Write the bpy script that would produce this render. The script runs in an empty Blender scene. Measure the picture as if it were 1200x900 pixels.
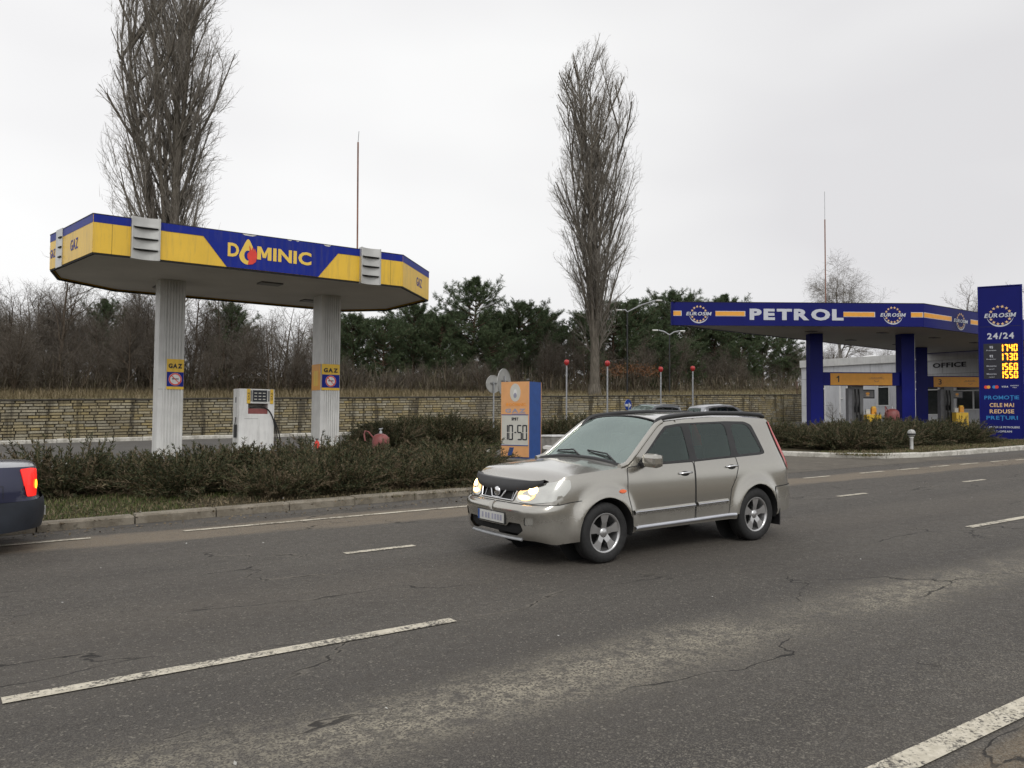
import bpy, bmesh, math, random
import numpy as np
from mathutils import Vector, Matrix
from mathutils.geometry import delaunay_2d_cdt, tessellate_polygon
random.seed(7); RNG = np.random.default_rng(11)
S = bpy.context.scene
COL = S.collection
R = math.radians
# ------------------------------------------------------------------ camera
# world: X runs along the road (away to the right), Y across it (away from the viewer), Z up
F_PX, HC, ROLL, CAMH, HEAD = 970.0, 492.0, 0.007, 1.85, math.radians(54.8)
pt = math.atan((HC - 450) / F_PX)
fh = (math.cos(HEAD), math.sin(HEAD)); rh = (fh[1], -fh[0])
FW = Vector((fh[0]*math.cos(pt), fh[1]*math.cos(pt), math.sin(pt)))
up0 = Vector((-fh[0]*math.sin(pt), -fh[1]*math.sin(pt), math.cos(pt))); ri0 = Vector((rh[0], rh[1], 0))
RI = ri0*math.cos(ROLL) + up0*math.sin(ROLL); UPV = -ri0*math.sin(ROLL) + up0*math.cos(ROLL)
CAM = Vector((0, 0, CAMH))
cam = bpy.data.cameras.new('camera'); camo = bpy.data.objects.new('camera', cam); COL.objects.link(camo)
mw = Matrix((RI, UPV, -FW)).transposed().to_4x4(); mw.translation = CAM
camo.matrix_world = mw
cam.sensor_width = 36; cam.lens = 36*F_PX/1200; cam.clip_end = 6000; cam.clip_start = .05
S.camera = camo
# ------------------------------------------------------------------ light: overcast day
w = bpy.data.worlds.new('World'); S.world = w; w.use_nodes = True
nt = w.node_tree; bg = nt.nodes['Background']
SUN_EL, SUN_ROT = R(42), R(200)
sky = nt.nodes.new('ShaderNodeTexSky'); sky.sky_type = 'NISHITA'; sky.sun_disc = False
sky.sun_elevation = SUN_EL; sky.sun_rotation = SUN_ROT; sky.air_density = 1.0; sky.dust_density = 4.0; sky.ozone_density = 1.0
hs = nt.nodes.new('ShaderNodeHueSaturation'); hs.inputs['Saturation'].default_value = .06
nt.links.new(sky.outputs[0], hs.inputs['Color'])
tc = nt.nodes.new('ShaderNodeTexCoord')
cn = nt.nodes.new('ShaderNodeTexNoise'); cn.inputs['Scale'].default_value = 1.6; cn.inputs['Detail'].default_value = 3; cn.inputs['Roughness'].default_value = .45
mp = nt.nodes.new('ShaderNodeMapping'); mp.inputs['Scale'].default_value = (1, 1, 2.6)
nt.links.new(tc.outputs['Generated'], mp.inputs['Vector']); nt.links.new(mp.outputs[0], cn.inputs['Vector'])
cr = nt.nodes.new('ShaderNodeValToRGB')
cr.color_ramp.elements[0].position = .35; cr.color_ramp.elements[0].color = (6.6, 6.55, 6.7, 1)
cr.color_ramp.elements[1].position = .68; cr.color_ramp.elements[1].color = (8.1, 8.1, 8.1, 1)
nt.links.new(cn.outputs['Fac'], cr.inputs['Fac'])
mx = nt.nodes.new('ShaderNodeMixRGB'); mx.inputs['Fac'].default_value = .88
nt.links.new(hs.outputs[0], mx.inputs[1]); nt.links.new(cr.outputs[0], mx.inputs[2])
dt = nt.nodes.new('ShaderNodeVectorMath'); dt.operation = 'DOT_PRODUCT'; dt.inputs[1].default_value = (-RI.x*.10, -RI.y*.10, .10)   # cloud thins toward the left and overhead
nt.links.new(tc.outputs['Generated'], dt.inputs[0]); ad = nt.nodes.new('ShaderNodeMath'); ad.operation = 'ADD'; ad.inputs[1].default_value = .99; nt.links.new(dt.outputs['Value'], ad.inputs[0])
sc_ = nt.nodes.new('ShaderNodeVectorMath'); sc_.operation = 'SCALE'; nt.links.new(mx.outputs[0], sc_.inputs[0]); nt.links.new(ad.outputs[0], sc_.inputs['Scale']); nt.links.new(sc_.outputs[0], bg.inputs['Color'])
bg.inputs['Strength'].default_value = .10
sl = bpy.data.lights.new('sun', 'SUN'); sl.energy = .8; sl.angle = R(22); sl.color = (1, .975, .94)
so = bpy.data.objects.new('sun', sl); COL.objects.link(so)
# the sun stands high behind the viewer's left shoulder, through thick cloud
sd = Vector((math.sin(SUN_ROT)*math.cos(SUN_EL), math.cos(SUN_ROT)*math.cos(SUN_EL), math.sin(SUN_EL)))
so.rotation_euler = sd.to_track_quat('Z', 'Y').to_euler(); so.location = (0, 0, 40)
S.view_settings.view_transform = 'Standard'; S.view_settings.look = 'None'; S.view_settings.gamma = 1
S.view_settings.use_curve_mapping = False; S.view_settings.exposure = 0.30
S.render.engine = 'CYCLES'
try:
    S.cycles.max_bounces = 8; S.cycles.transparent_max_bounces = 12; S.cycles.diffuse_bounces = 3; S.cycles.caustics_reflective = False; S.cycles.caustics_refractive = False
except Exception: pass

# ------------------------------------------------------------------ places
GX, GY = .0205, .0200
def gz(x, y): return GX*x + GY*y                      # the whole site climbs gently away from the viewer
def gp(x, y, dz=0.0): return Vector((x, y, gz(x, y) + dz))
GN = Vector((-GX, -GY, 1)).normalized()
WY = 38.3
def wall_top(x): return 2.46 + .0275*x
def hill_z(x, y): return wall_top(x) - .06 + .055*(min(y, 75) - WY) + .02*max(0, y-75)
# ------------------------------------------------------------------ materials
def mat(name, col, rough=.6, metal=0., var=.12, scale=6., bump=0., coat=0., bscale=None, spec=None, emit=None, estr=0, detail=4, tint=None, streak=0.):
    m = bpy.data.materials.new(name); m.use_nodes = True; n = m.node_tree; b = n.nodes['Principled BSDF']
    b.inputs['Roughness'].default_value = rough; b.inputs['Metallic'].default_value = metal
    if coat: b.inputs['Coat Weight'].default_value = coat; b.inputs['Coat Roughness'].default_value = .05
    if spec is not None: b.inputs['Specular IOR Level'].default_value = spec
    tcn = n.nodes.new('ShaderNodeTexCoord'); ns = n.nodes.new('ShaderNodeTexNoise')
    ns.inputs['Scale'].default_value = scale; ns.inputs['Detail'].default_value = detail
    n.links.new(tcn.outputs['Object'], ns.inputs['Vector'])
    rp = n.nodes.new('ShaderNodeValToRGB'); c2 = tint or tuple(min(1, c*(1+var)) for c in col)
    rp.color_ramp.elements[0].position = .3; rp.color_ramp.elements[0].color = (*[c*(1-var) for c in col], 1)
    rp.color_ramp.elements[1].position = .7; rp.color_ramp.elements[1].color = (*c2, 1)
    n.links.new(ns.outputs['Fac'], rp.inputs['Fac']); n.links.new(rp.outputs[0], b.inputs['Base Color'])
    if streak:                                        # rain-washed grime
        mpp = n.nodes.new('ShaderNodeMapping'); mpp.inputs['Scale'].default_value = (5, 5, .55); n.links.new(tcn.outputs['Object'], mpp.inputs['Vector'])
        s1 = n.nodes.new('ShaderNodeTexNoise'); s1.inputs['Scale'].default_value = 2.2; s1.inputs['Detail'].default_value = 6; s1.inputs['Roughness'].default_value = .7; n.links.new(mpp.outputs[0], s1.inputs['Vector'])
        m1 = n.nodes.new('ShaderNodeMapRange'); m1.inputs[1].default_value = .48; m1.inputs[2].default_value = .75; m1.inputs[4].default_value = streak; n.links.new(s1.outputs['Fac'], m1.inputs[0])
        x1 = n.nodes.new('ShaderNodeMixRGB'); x1.inputs[2].default_value = (.13, .12, .10, 1); n.links.new(m1.outputs[0], x1.inputs[0]); n.links.new(rp.outputs[0], x1.inputs[1]); n.links.new(x1.outputs[0], b.inputs['Base Color'])
    if bump:
        bs = n.nodes.new('ShaderNodeTexNoise'); bs.inputs['Scale'].default_value = bscale or scale*4; bs.inputs['Detail'].default_value = 5
        n.links.new(tcn.outputs['Object'], bs.inputs['Vector'])
        bp = n.nodes.new('ShaderNodeBump'); bp.inputs['Strength'].default_value = bump; bp.inputs['Distance'].default_value = .02
        n.links.new(bs.outputs['Fac'], bp.inputs['Height']); n.links.new(bp.outputs[0], b.inputs['Normal'])
    if emit: b.inputs['Emission Color'].default_value = (*emit, 1); b.inputs['Emission Strength'].default_value = estr
    return m
class NB:                                             # tiny node-graph helper
    def __init__(s, name):
        s.m = bpy.data.materials.new(name); s.m.use_nodes = True; s.n = s.m.node_tree; s.b = s.n.nodes['Principled BSDF']
    def node(s, t, **k):
        o = s.n.nodes.new(t)
        for a, v in k.items(): setattr(o, a, v)
        return o
    def set(s, sock, v):
        if isinstance(v, bpy.types.NodeSocket): s.n.links.new(v, sock)
        elif isinstance(v, tuple) and len(v) == 3 and sock.type == 'RGBA': sock.default_value = (*v, 1)
        else: sock.default_value = v
    def math(s, op, a, b=0., c=None, clamp=False):
        o = s.node('ShaderNodeMath', operation=op, use_clamp=clamp); s.set(o.inputs[0], a); s.set(o.inputs[1], b)
        if c is not None: s.set(o.inputs[2], c)
        return o.outputs[0]
    def obj(s, scale=None):
        o = s.node('ShaderNodeTexCoord').outputs['Object']
        if scale:
            m = s.node('ShaderNodeMapping'); m.inputs['Scale'].default_value = scale; s.n.links.new(o, m.inputs['Vector']); return m.outputs[0]
        return o
    def sep(s, v):
        o = s.node('ShaderNodeSeparateXYZ'); s.set(o.inputs[0], v); return o.outputs
    def noise(s, v, scale, detail=4, rough=.55, dist=0):
        o = s.node('ShaderNodeTexNoise'); s.set(o.inputs['Vector'], v); o.inputs['Scale'].default_value = scale
        o.inputs['Detail'].default_value = detail; o.inputs['Roughness'].default_value = rough; o.inputs['Distortion'].default_value = dist
        return o.outputs['Fac']
    def vor(s, v, scale, feature='F1', rand=1.):
        o = s.node('ShaderNodeTexVoronoi', feature=feature); s.set(o.inputs['Vector'], v); o.inputs['Scale'].default_value = scale
        o.inputs['Randomness'].default_value = rand
        return o.outputs['Distance'], (o.outputs['Color'] if 'Color' in o.outputs else None)
    def step(s, v, a, b, lo=0., hi=1.):
        o = s.node('ShaderNodeMapRange', interpolation_type='SMOOTHSTEP'); s.set(o.inputs[0], v)
        o.inputs[1].default_value = a; o.inputs[2].default_value = b; o.inputs[3].default_value = lo; o.inputs[4].default_value = hi
        return o.outputs[0]
    def mix(s, f, a, b):
        o = s.node('ShaderNodeMixRGB'); s.set(o.inputs[0], f); s.set(o.inputs[1], a); s.set(o.inputs[2], b); return o.outputs[0]
    def ramp(s, f, els):
        o = s.node('ShaderNodeValToRGB'); s.set(o.inputs[0], f)
        e = o.color_ramp.elements
        while len(e) < len(els): e.new(.5)
        for i, (p, c) in enumerate(els): e[i].position = p; e[i].color = (*c, 1)
        return o.outputs[0]
    def bump(s, h, strength, dist=.01):
        o = s.node('ShaderNodeBump'); o.inputs['Strength'].default_value = strength; o.inputs['Distance'].default_value = dist
        s.set(o.inputs['Height'], h); s.n.links.new(o.outputs[0], s.b.inputs['Normal'])
    def base(s, c): s.set(s.b.inputs['Base Color'], c)
    def rough(s, v): s.set(s.b.inputs['Roughness'], v)

def band(nb, y, c, hw, soft):                          # 1 inside |y-c|<hw, soft edges
    d = nb.math('ABSOLUTE', nb.math('SUBTRACT', y, c))
    return nb.step(d, hw-soft, hw+soft, 1., 0.)
def asphalt_color(nb):
    v = nb.obj(); x, y, z = nb.sep(v)
    big = nb.noise(v, .35, 5, .6); long = nb.noise(nb.obj((.12, 1.3, 1)), 1.2, 5, .6); fine = nb.noise(v, 120, 3, .75); mid = nb.noise(v, 9, 5, .65)
    speck, _ = nb.vor(v, 95)
    base = nb.ramp(long, [(.25, (.058, .052, .046)), (.5, (.077, .069, .060)), (.8, (.098, .088, .076))])
    base = nb.mix(nb.step(big, .35, .7, 0., .4), base, (.10, .092, .080))
    # wheel paths polished darker, the strip between them bare pale aggregate
    yw = nb.math('ADD', y, nb.math('MULTIPLY', nb.math('SUBTRACT', nb.noise(v, .5, 3), .5), .5))
    patch = nb.step(nb.noise(nb.obj((.38, .5, 1)), 1.1, 3, .5), .28, .50)
    worn = nb.math('MULTIPLY', band(nb, yw, 4.32, .33, .30), nb.math('MULTIPLY', patch, nb.step(mid, .3, .62)))
    _, wc = nb.vor(v, 80); worn = nb.math('MULTIPLY', worn, nb.step(nb.sep(wc)[0], .25, .62, .10, 1.))
    base = nb.mix(nb.math('MULTIPLY', worn, .95), base, (.36, .325, .25))
    dk = nb.math('MAXIMUM', band(nb, yw, 3.15, .45, .35), nb.math('MAXIMUM', band(nb, yw, 5.1, .35, .35), nb.math('MAXIMUM', band(nb, yw, 8.2, .35, .4), band(nb, yw, 6.8, .3, .4))))
    base = nb.mix(nb.math('MULTIPLY', dk, .40), base, (.045, .041, .038))
    # wet-sand dust swept to the far edge and the near shoulder
    yd = nb.math('ADD', y, nb.math('ADD', nb.math('MULTIPLY', nb.math('SUBTRACT', nb.noise(nb.obj((.25, 1, 1)), 1.3, 5, .65), .5), 1.3), nb.math('MULTIPLY', x, .022)))
    dust = nb.math('MULTIPLY', band(nb, yd, 11.72, .50, .16), nb.step(mid, .22, .55, .35, 1.))
    base = nb.mix(nb.math('MULTIPLY', dust, .68), base, (.25, .20, .14))
    dust3 = nb.math('MULTIPLY', band(nb, yd, 7.5, .7, .8), .22)
    base = nb.mix(dust3, base, (.12, .10, .078))
    dust2 = nb.step(nb.math('ADD', y, nb.math('MULTIPLY', nb.noise(v, 3, 5), .25)), 2.34, 2.22)
    base = nb.mix(dust2, base, nb.mix(nb.step(speck, .15, .35), (.06, .05, .04), nb.mix(mid, (.12, .095, .065), (.20, .155, .105))))
    # aggregate: single stones of differing tone showing through the binder
    _, cc = nb.vor(v, 125); cs = nb.sep(cc)[0]; _, cc2 = nb.vor(v, 75); cs2 = nb.sep(cc2)[1]; rub = nb.step(big, .36, .62, .45, 1.)
    near = nb.step(y, 4.6, 2.4, .35, 1.)
    base = nb.mix(nb.math('MULTIPLY', nb.step(cs, .62, .90, 0., .75), nb.math('MULTIPLY', rub, near)), base, (.23, .21, .17))
    base = nb.mix(nb.math('MULTIPLY', nb.step(cs, .30, .14, 0., .7), rub), base, (.030, .027, .025))
    base = nb.mix(nb.step(cs2, .93, .99, 0., .6), base, (.25, .23, .19))
    base = nb.mix(nb.step(fine, .53, .68, 0., .5), base, (.19, .175, .15))
    base = nb.mix(nb.step(fine, .46, .32, 0., .6), base, (.028, .026, .023))
    base = nb.mix(nb.math('MULTIPLY', nb.step(nb.vor(v, 14)[0], .08, .03), nb.step(mid, .55, .7)), base, (.3, .28, .24))
    # cracks, some sealed with pale dust
    cv = nb.node('ShaderNodeVectorMath', operation='ADD'); nb.set(cv.inputs[0], nb.obj((.42, 1, 1)))
    nz = nb.node('ShaderNodeTexNoise'); nz.inputs['Scale'].default_value = 1.8; nz.inputs['Detail'].default_value = 6; nb.set(nz.inputs['Vector'], nb.obj((.42, 1, 1)))
    sc = nb.node('ShaderNodeVectorMath', operation='SCALE'); sc.inputs['Scale'].default_value = .9; nb.set(sc.inputs[0], nz.outputs['Color']); nb.set(cv.inputs[1], sc.outputs[0])
    cd, _ = nb.vor(cv.outputs[0], .62, 'DISTANCE_TO_EDGE')
    msk = nb.step(nb.noise(v, .45, 2), .44, .54)
    crack = nb.math('MULTIPLY', nb.step(cd, .007, .002), msk)
    pale = nb.math('MULTIPLY', nb.math('MULTIPLY', nb.step(cd, .022, .006), msk), nb.step(nb.noise(v, .8, 2), .5, .58))
    base = nb.mix(nb.math('MULTIPLY', pale, .5), base, (.19, .17, .14))
    base = nb.mix(nb.math('MULTIPLY', crack, .85), base, (.012, .011, .010))
    h = nb.math('SUBTRACT', nb.math('ADD', fine, nb.math('MULTIPLY', mid, .4)), nb.math('MULTIPLY', crack, 3.))
    return base, h, mid, fine
def m_asphalt():
    nb = NB('asphalt'); c, h, mid, fine = asphalt_color(nb); nb.base(c); nb.rough(nb.step(mid, .3, .7, .72, .9)); nb.bump(h, .55, .006)
    nb.b.inputs['Specular IOR Level'].default_value = .35
    return nb.m
def m_paint_line():
    nb = NB('road_paint'); c, h, mid, fine = asphalt_color(nb); v = nb.obj()
    wear = nb.math('ADD', nb.math('MULTIPLY', nb.noise(v, 38, 5, .75), .6), nb.math('MULTIPLY', nb.noise(v, 3.5, 4, .7), .4))
    k = nb.step(wear, .42, .50); wh = nb.ramp(nb.noise(v, 20, 4), [(.3, (.46, .42, .33)), (.7, (.66, .61, .50))])
    nb.base(nb.mix(k, c, wh)); nb.rough(.75); nb.bump(nb.math('ADD', h, k), .4, .004)
    return nb.m
def m_apron():
    nb = NB('apron_paving'); v = nb.obj(); n = nb.noise(v, 2.5, 6, .65); f = nb.noise(v, 90, 3, .7)
    c = nb.ramp(n, [(.3, (.085, .074, .058)), (.55, (.125, .108, .084)), (.8, (.165, .145, .112))])
    br = nb.node('ShaderNodeTexBrick'); nb.set(br.inputs['Vector'], v); br.inputs['Scale'].default_value = 3.2
    br.inputs['Color1'].default_value = (1, 1, 1, 1); br.inputs['Color2'].default_value = (.82, .82, .82, 1); br.inputs['Mortar'].default_value = (.45, .45, .42, 1); br.inputs['Mortar Size'].default_value = .018
    mm = nb.node('ShaderNodeMixRGB', blend_type='MULTIPLY'); mm.inputs[0].default_value = .8; nb.set(mm.inputs[1], c); nb.set(mm.inputs[2], br.outputs[0])
    c = nb.mix(nb.step(f, .5, .75, 0., .4), mm.outputs[0], (.26, .24, .2)); nb.base(c); nb.rough(.85); nb.bump(f, .4, .006); return nb.m
def m_forecourt():
    nb = NB('forecourt_asphalt'); v = nb.obj(); n = nb.noise(v, .6, 6, .65); f = nb.noise(v, 120, 3, .7)
    c = nb.ramp(n, [(.3, (.062, .057, .051)), (.7, (.105, .097, .085))]); nb.base(nb.mix(nb.step(f, .5, .75, 0., .4), c, (.2, .18, .16))); nb.rough(.85); nb.bump(f, .4, .006); return nb.m
def m_kerb(name, a, b, chip):
    nb = NB(name); v = nb.obj(); n = nb.noise(v, 3.2, 6, .7); f = nb.noise(v, 60, 3, .7); x = nb.sep(v)[0]
    c = nb.mix(nb.step(n, .42, .58), a, b); c = nb.mix(nb.step(nb.noise(v, 9, 5, .75), .58, .68), c, chip)
    c = nb.mix(nb.step(f, .45, .3, 0., .6), c, tuple(q*.5 for q in a)); nb.base(c); nb.rough(.9); nb.bump(nb.math('ADD', f, n), .7, .015); return nb.m
def m_ground(name, cols, sc=1.2):
    nb = NB(name); v = nb.obj(); n = nb.noise(v, sc, 7, .7); n2 = nb.noise(v, sc*14, 5, .7)
    c = nb.ramp(nb.math('ADD', nb.math('MULTIPLY', n, .6), nb.math('MULTIPLY', n2, .4)), [(.34, cols[0]), (.5, cols[1]), (.66, cols[2])]); nb.base(c); nb.rough(.95); nb.bump(n2, .8, .03)
    nb.b.inputs['Specular IOR Level'].default_value = .2; return nb.m
def m_island(name, els, rough=.9, spec=.2, sc=1.):     # every stone, blade or twig takes its own tone
    nb = NB(name); g = nb.node('ShaderNodeNewGeometry'); r = g.outputs['Random Per Island']; v = nb.obj(); n = nb.noise(v, 14*sc, 5, .7)
    c = nb.ramp(r, els); c = nb.mix(nb.step(n, .35, .65, .35, 0.), c, tuple(q*.45 for q in els[0][1])); nb.base(c); nb.rough(rough); nb.b.inputs['Specular IOR Level'].default_value = spec; return nb
def m_wallstone():
    nb = m_island('split_limestone', [(0, (.27, .23, .15)), (.25, (.42, .35, .20)), (.42, (.36, .33, .25)), (.6, (.48, .44, .33)), (.8, (.41, .325, .15)), (1, (.31, .285, .22))])
    c = nb.b.inputs['Base Color'].links[0].from_socket; v = nb.obj()
    st = nb.step(nb.noise(nb.obj((1.6, 1, .14)), 1.1, 5, .7), .49, .62, 0., .78)         # damp runs down the face
    c = nb.mix(st, c, (.055, .048, .036)); c = nb.mix(nb.step(nb.noise(v, .35, 3), .45, .65, 0., .5), c, (.20, .18, .14)); nb.base(c)
    nb.bump(nb.noise(v, 26, 6, .75), 1., .03); return nb.m
def m_bark(name, a, b, sc=1.):
    nb = NB(name); n = nb.noise(nb.obj((4*sc, 4*sc, .8*sc)), 3, 6, .7); nb.base(nb.ramp(n, [(.35, a), (.65, b)])); nb.rough(.95); nb.bump(n, .7, .04); nb.b.inputs['Specular IOR Level'].default_value = .15; return nb.m
def m_leaf(name, els): 
    nb = m_island(name, els, .7, .25, .2)
    return nb.m
def m_carpaint(name, c, metal=.55, dirt=(.105, .09, .07), rough=.3, dz=.55):
    nb = NB(name); v = nb.obj(); z = nb.sep(v)[2]; fl = nb.noise(v, 900, 1, .5); n = nb.noise(v, 5, 5, .7)
    cc = nb.mix(nb.step(fl, .4, .6, 0., .35), c, tuple(q*1.25 for q in c))
    d = nb.math('MULTIPLY', nb.step(nb.math('ADD', z, nb.math('MULTIPLY', n, .35)), dz+.25, dz-.15), .62)   # road film on the lower body
    nb.base(nb.mix(d, cc, dirt)); nb.set(nb.b.inputs['Metallic'], nb.math('SUBTRACT', metal, nb.math('MULTIPLY', d, metal))); nb.rough(nb.math('ADD', rough, nb.math('MULTIPLY', d, .5)))
    nb.b.inputs['Coat Weight'].default_value = .8; nb.b.inputs['Coat Roughness'].default_value = .06; return nb.m
def m_glass(name, tint, ior=1.7, lo=.02, hi=.1, film=(.32, .33, .31), gl=(1, 1, 1)):
    m = bpy.data.materials.new(name); m.use_nodes = True; n = m.node_tree; n.nodes.clear()
    o = n.nodes.new('ShaderNodeOutputMaterial'); t = n.nodes.new('ShaderNodeBsdfTransparent'); t.inputs[0].default_value = (*tint, 1)
    g = n.nodes.new('ShaderNodeBsdfGlossy'); g.inputs['Roughness'].default_value = .02; g.inputs[0].default_value = (*gl, 1)
    f = n.nodes.new('ShaderNodeFresnel'); f.inputs[0].default_value = ior; mxx = n.nodes.new('ShaderNodeMixShader')
    ns = n.nodes.new('ShaderNodeTexNoise'); ns.inputs['Scale'].default_value = 2.; d = n.nodes.new('ShaderNodeBsdfDiffuse'); d.inputs[0].default_value = (*film, 1)
    m2 = n.nodes.new('ShaderNodeMixShader'); mr = n.nodes.new('ShaderNodeMapRange'); mr.inputs[3].default_value = lo; mr.inputs[4].default_value = hi
    n.links.new(ns.outputs['Fac'], mr.inputs[0]); n.links.new(f.outputs[0], mxx.inputs[0]); n.links.new(t.outputs[0], mxx.inputs[1]); n.links.new(g.outputs[0], mxx.inputs[2])
    n.links.new(mr.outputs[0], m2.inputs[0]); n.links.new(mxx.outputs[0], m2.inputs[1]); n.links.new(d.outputs[0], m2.inputs[2]); n.links.new(m2.outputs[0], o.inputs[0]); return m
M = dict(
 asphalt=m_asphalt(), line=m_paint_line(), apron=m_apron(), fore=m_forecourt(),
 kerb=m_kerb('weathered_kerb', (.19, .165, .125), (.27, .24, .19), (.12, .11, .085)), kerbw=m_kerb('whitewashed_kerb', (.42, .40, .35), (.62, .60, .54), (.22, .2, .16)),
 soil=m_ground('planting_soil', [(.035, .028, .018), (.062, .052, .030), (.10, .085, .052)], 1.5),
 field=m_ground('dry_field', [(.10, .085, .045), (.16, .14, .07), (.23, .19, .11)], .8),
 land=m_ground('rough_land', [(.06, .055, .035), (.09, .08, .05), (.13, .11, .07)], .2),
 stone=m_wallstone(), mortar=mat('wall_core', (.085, .075, .058), .95, var=.3), cap=mat('wall_coping', (.07, .062, .05), .9, var=.35, scale=3, bump=.5),
 yellow=mat('yellow_panel', (.82, .52, .045), .38, var=.05, scale=2, streak=.35), blue=mat('blue_panel', (.008, .022, .25), .45, spec=.2, streak=.25, var=.10, scale=2),
 steel=mat('brushed_steel', (.50, .50, .48), .38, .35, var=.12, scale=3), dark=mat('dark_gap', (.015, .015, .015), .8),
 letter_y=mat('yellow_letter', (.85, .58, .09), .4, var=.06), red=mat('red_flame', (.72, .05, .03), .4, var=.1), blackp=mat('black_letter', (.012, .012, .02), .5),
 soffit=mat('soffit_panel', (.52, .50, .46), .65, var=.10, scale=.8), colw=mat('white_cladding', (.66, .66, .64), .45, var=.08, scale=3, streak=.22), white=mat('white_enamel', (.78, .78, .76), .35, var=.06, scale=4, streak=.3),
 blue2=mat('deep_blue_panel', (.004, .007, .125), .45, spec=.18, var=.08, scale=1), blue2c=mat('blue_column', (.004, .008, .15), .42, spec=.2, var=.15, scale=1), orange=mat('orange_stripe', (.80, .36, .04), .4, var=.06), silver=mat('silver_letter', (.55, .57, .62), .4, var=.05), offw=mat('grey_cladding', (.62, .63, .65), .5, var=.06, scale=1, streak=.3), joint=mat('cladding_joint', (.2, .2, .21), .7),
 soffit2=mat('smooth_soffit', (.46, .44, .39), .6, var=.06, scale=.4), frame=mat('white_frame', (.75, .75, .74), .4, var=.04), pane=mat('dark_pane', (.035, .040, .040), .05, var=.2, spec=.6),
 rubber=mat('rubber', (.018, .018, .018), .75, var=.3, scale=20, bump=.3), blk=mat('black_plastic', (.02, .02, .021), .45, var=.2), grey=mat('grey_metal', (.16, .16, .16), .5, .2, var=.15), galv=mat('galvanised_steel', (.36, .37, .38), .5, .4, var=.15), maroon=mat('faded_maroon', (.25, .075, .07), .5, var=.25, scale=9), rust=mat('rusty_rod', (.26, .13, .09), .7, var=.3, scale=3),
 led=mat('lit_led', (.8, .3, .02), .5, emit=(1, .28, .012), estr=3.6), ledbg=mat('led_board', (.012, .013, .02), .5), cyan=mat('cyan_letter', (.02, .22, .52), .4), cream=mat('cream_letter', (.75, .50, .26), .4),
 concrete=mat('concrete', (.26, .25, .225), .9, var=.25, scale=5, bump=.5),
 peach=mat('faded_orange_board', (.78, .40, .17), .5, var=.05, scale=5), lcd=mat('grey_board', (.62, .61, .55), .5, var=.05), blue3=mat('faded_blue_board', (.022, .075, .27), .45, var=.1), faded=mat('faded_print', (.34, .34, .42), .5), fadedo=mat('faded_orange_print', (.80, .32, .06), .5),
 signback=mat('sign_back', (.36, .36, .34), .5, .3, var=.1), signback2=mat('brown_sign_back', (.20, .165, .13), .6, var=.15), signblue=mat('sign_blue', (.008, .055, .36), .35), redlamp=mat('red_lamp_glass', (.42, .03, .03), .3, var=.1),
 cone=mat('cone_orange', (.80, .09, .03), .5), wood=mat('worn_wood', (.09, .05, .03), .7), globe=mat('dirty_globe', (.42, .42, .40), .4, var=.3, scale=25),
 xpaint=m_carpaint('champagne_paint', (.43, .415, .375), .88, rough=.20), navy=m_carpaint('navy_paint', (.018, .021, .055), .4), silverp=m_carpaint('silver_paint', (.36, .38, .40), .6), whitep=m_carpaint('pale_paint', (.45, .46, .48), .4),
 glass=m_glass('window_glass', (.42, .52, .48), 1.75, .01, .05, (.22, .27, .25), (.80, .95, .90)), wglass=m_glass('windscreen_glass', (.60, .74, .69), 3.0, .10, .30, (.42, .52, .48), (.82, .95, .91)), chrome=mat('chrome', (.75, .75, .76), .14, 1., var=.03), alloy=mat('alloy', (.58, .58, .58), .28, .85, var=.05), lamp=mat('lamp_reflector', (.62, .62, .58), .12, .75, var=.05), hot=mat('lit_bulb', (1, .8, .5), .4, emit=(1, .66, .26), estr=7), hotdim=mat('lit_reflector', (.8, .6, .35), .3, emit=(1, .56, .2), estr=1.1),
 tail=mat('red_lens', (.50, .018, .016), .15, var=.1, coat=.5), taillit=mat('lit_tail_lens', (.6, .02, .02), .2, emit=(1, .03, .02), estr=.65), amber=mat('amber_lens', (.85, .16, .05), .2), amberlit=mat('lit_indicator', (1, .4, .03), .2, emit=(1, .35, .02), estr=3.5), cabin=mat('cabin_trim', (.045, .045, .042), .8), plate=mat('number_plate', (.60, .60, .57), .4), under=mat('underbody', (.012, .012, .012), .9),
 needle=m_leaf('pine_needle', [(0, (.055, .085, .042)), (.5, (.090, .130, .062)), (1, (.13, .16, .078))]), pinebark=m_bark('pine_bark', (.06, .045, .032), (.13, .09, .06)),
 juni=m_leaf('juniper_spray', [(0, (.030, .038, .018)), (.4, (.054, .064, .029)), (.75, (.088, .090, .040)), (.86, (.135, .105, .056)), (1, (.19, .145, .08))]), twig=m_leaf('dead_twig', [(0, (.10, .075, .045)), (1, (.24, .19, .12))]),
 popbark=m_bark('poplar_bark', (.085, .074, .060), (.19, .17, .14)), poptwig=m_leaf('poplar_twig', [(0, (.22, .20, .17)), (1, (.34, .31, .27))]), bark=m_bark('bare_bark', (.06, .046, .035), (.12, .095, .07)), btwig=m_leaf('bare_twig', [(0, (.105, .088, .070)), (.6, (.165, .140, .112)), (1, (.225, .20, .165))]), brush=m_leaf('brush_stem', [(0, (.085, .070, .050)), (.4, (.13, .108, .078)), (.8, (.18, .145, .10)), (1, (.13, .125, .065))]), rustleaf=m_leaf('rusty_leaf', [(0, (.20, .085, .035)), (1, (.32, .15, .07))]), birchbark=m_bark('birch_bark', (.10, .09, .08), (.40, .38, .35)),
 grass=m_leaf('green_grass', [(0, (.045, .07, .018)), (.6, (.085, .12, .03)), (1, (.18, .17, .07))]), dry=m_leaf('dry_grass', [(0, (.13, .105, .055)), (.5, (.20, .16, .09)), (1, (.27, .215, .135))]), litter=m_leaf('pale_litter', [(0, (.45, .44, .40)), (1, (.7, .7, .67))]),
)
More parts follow.
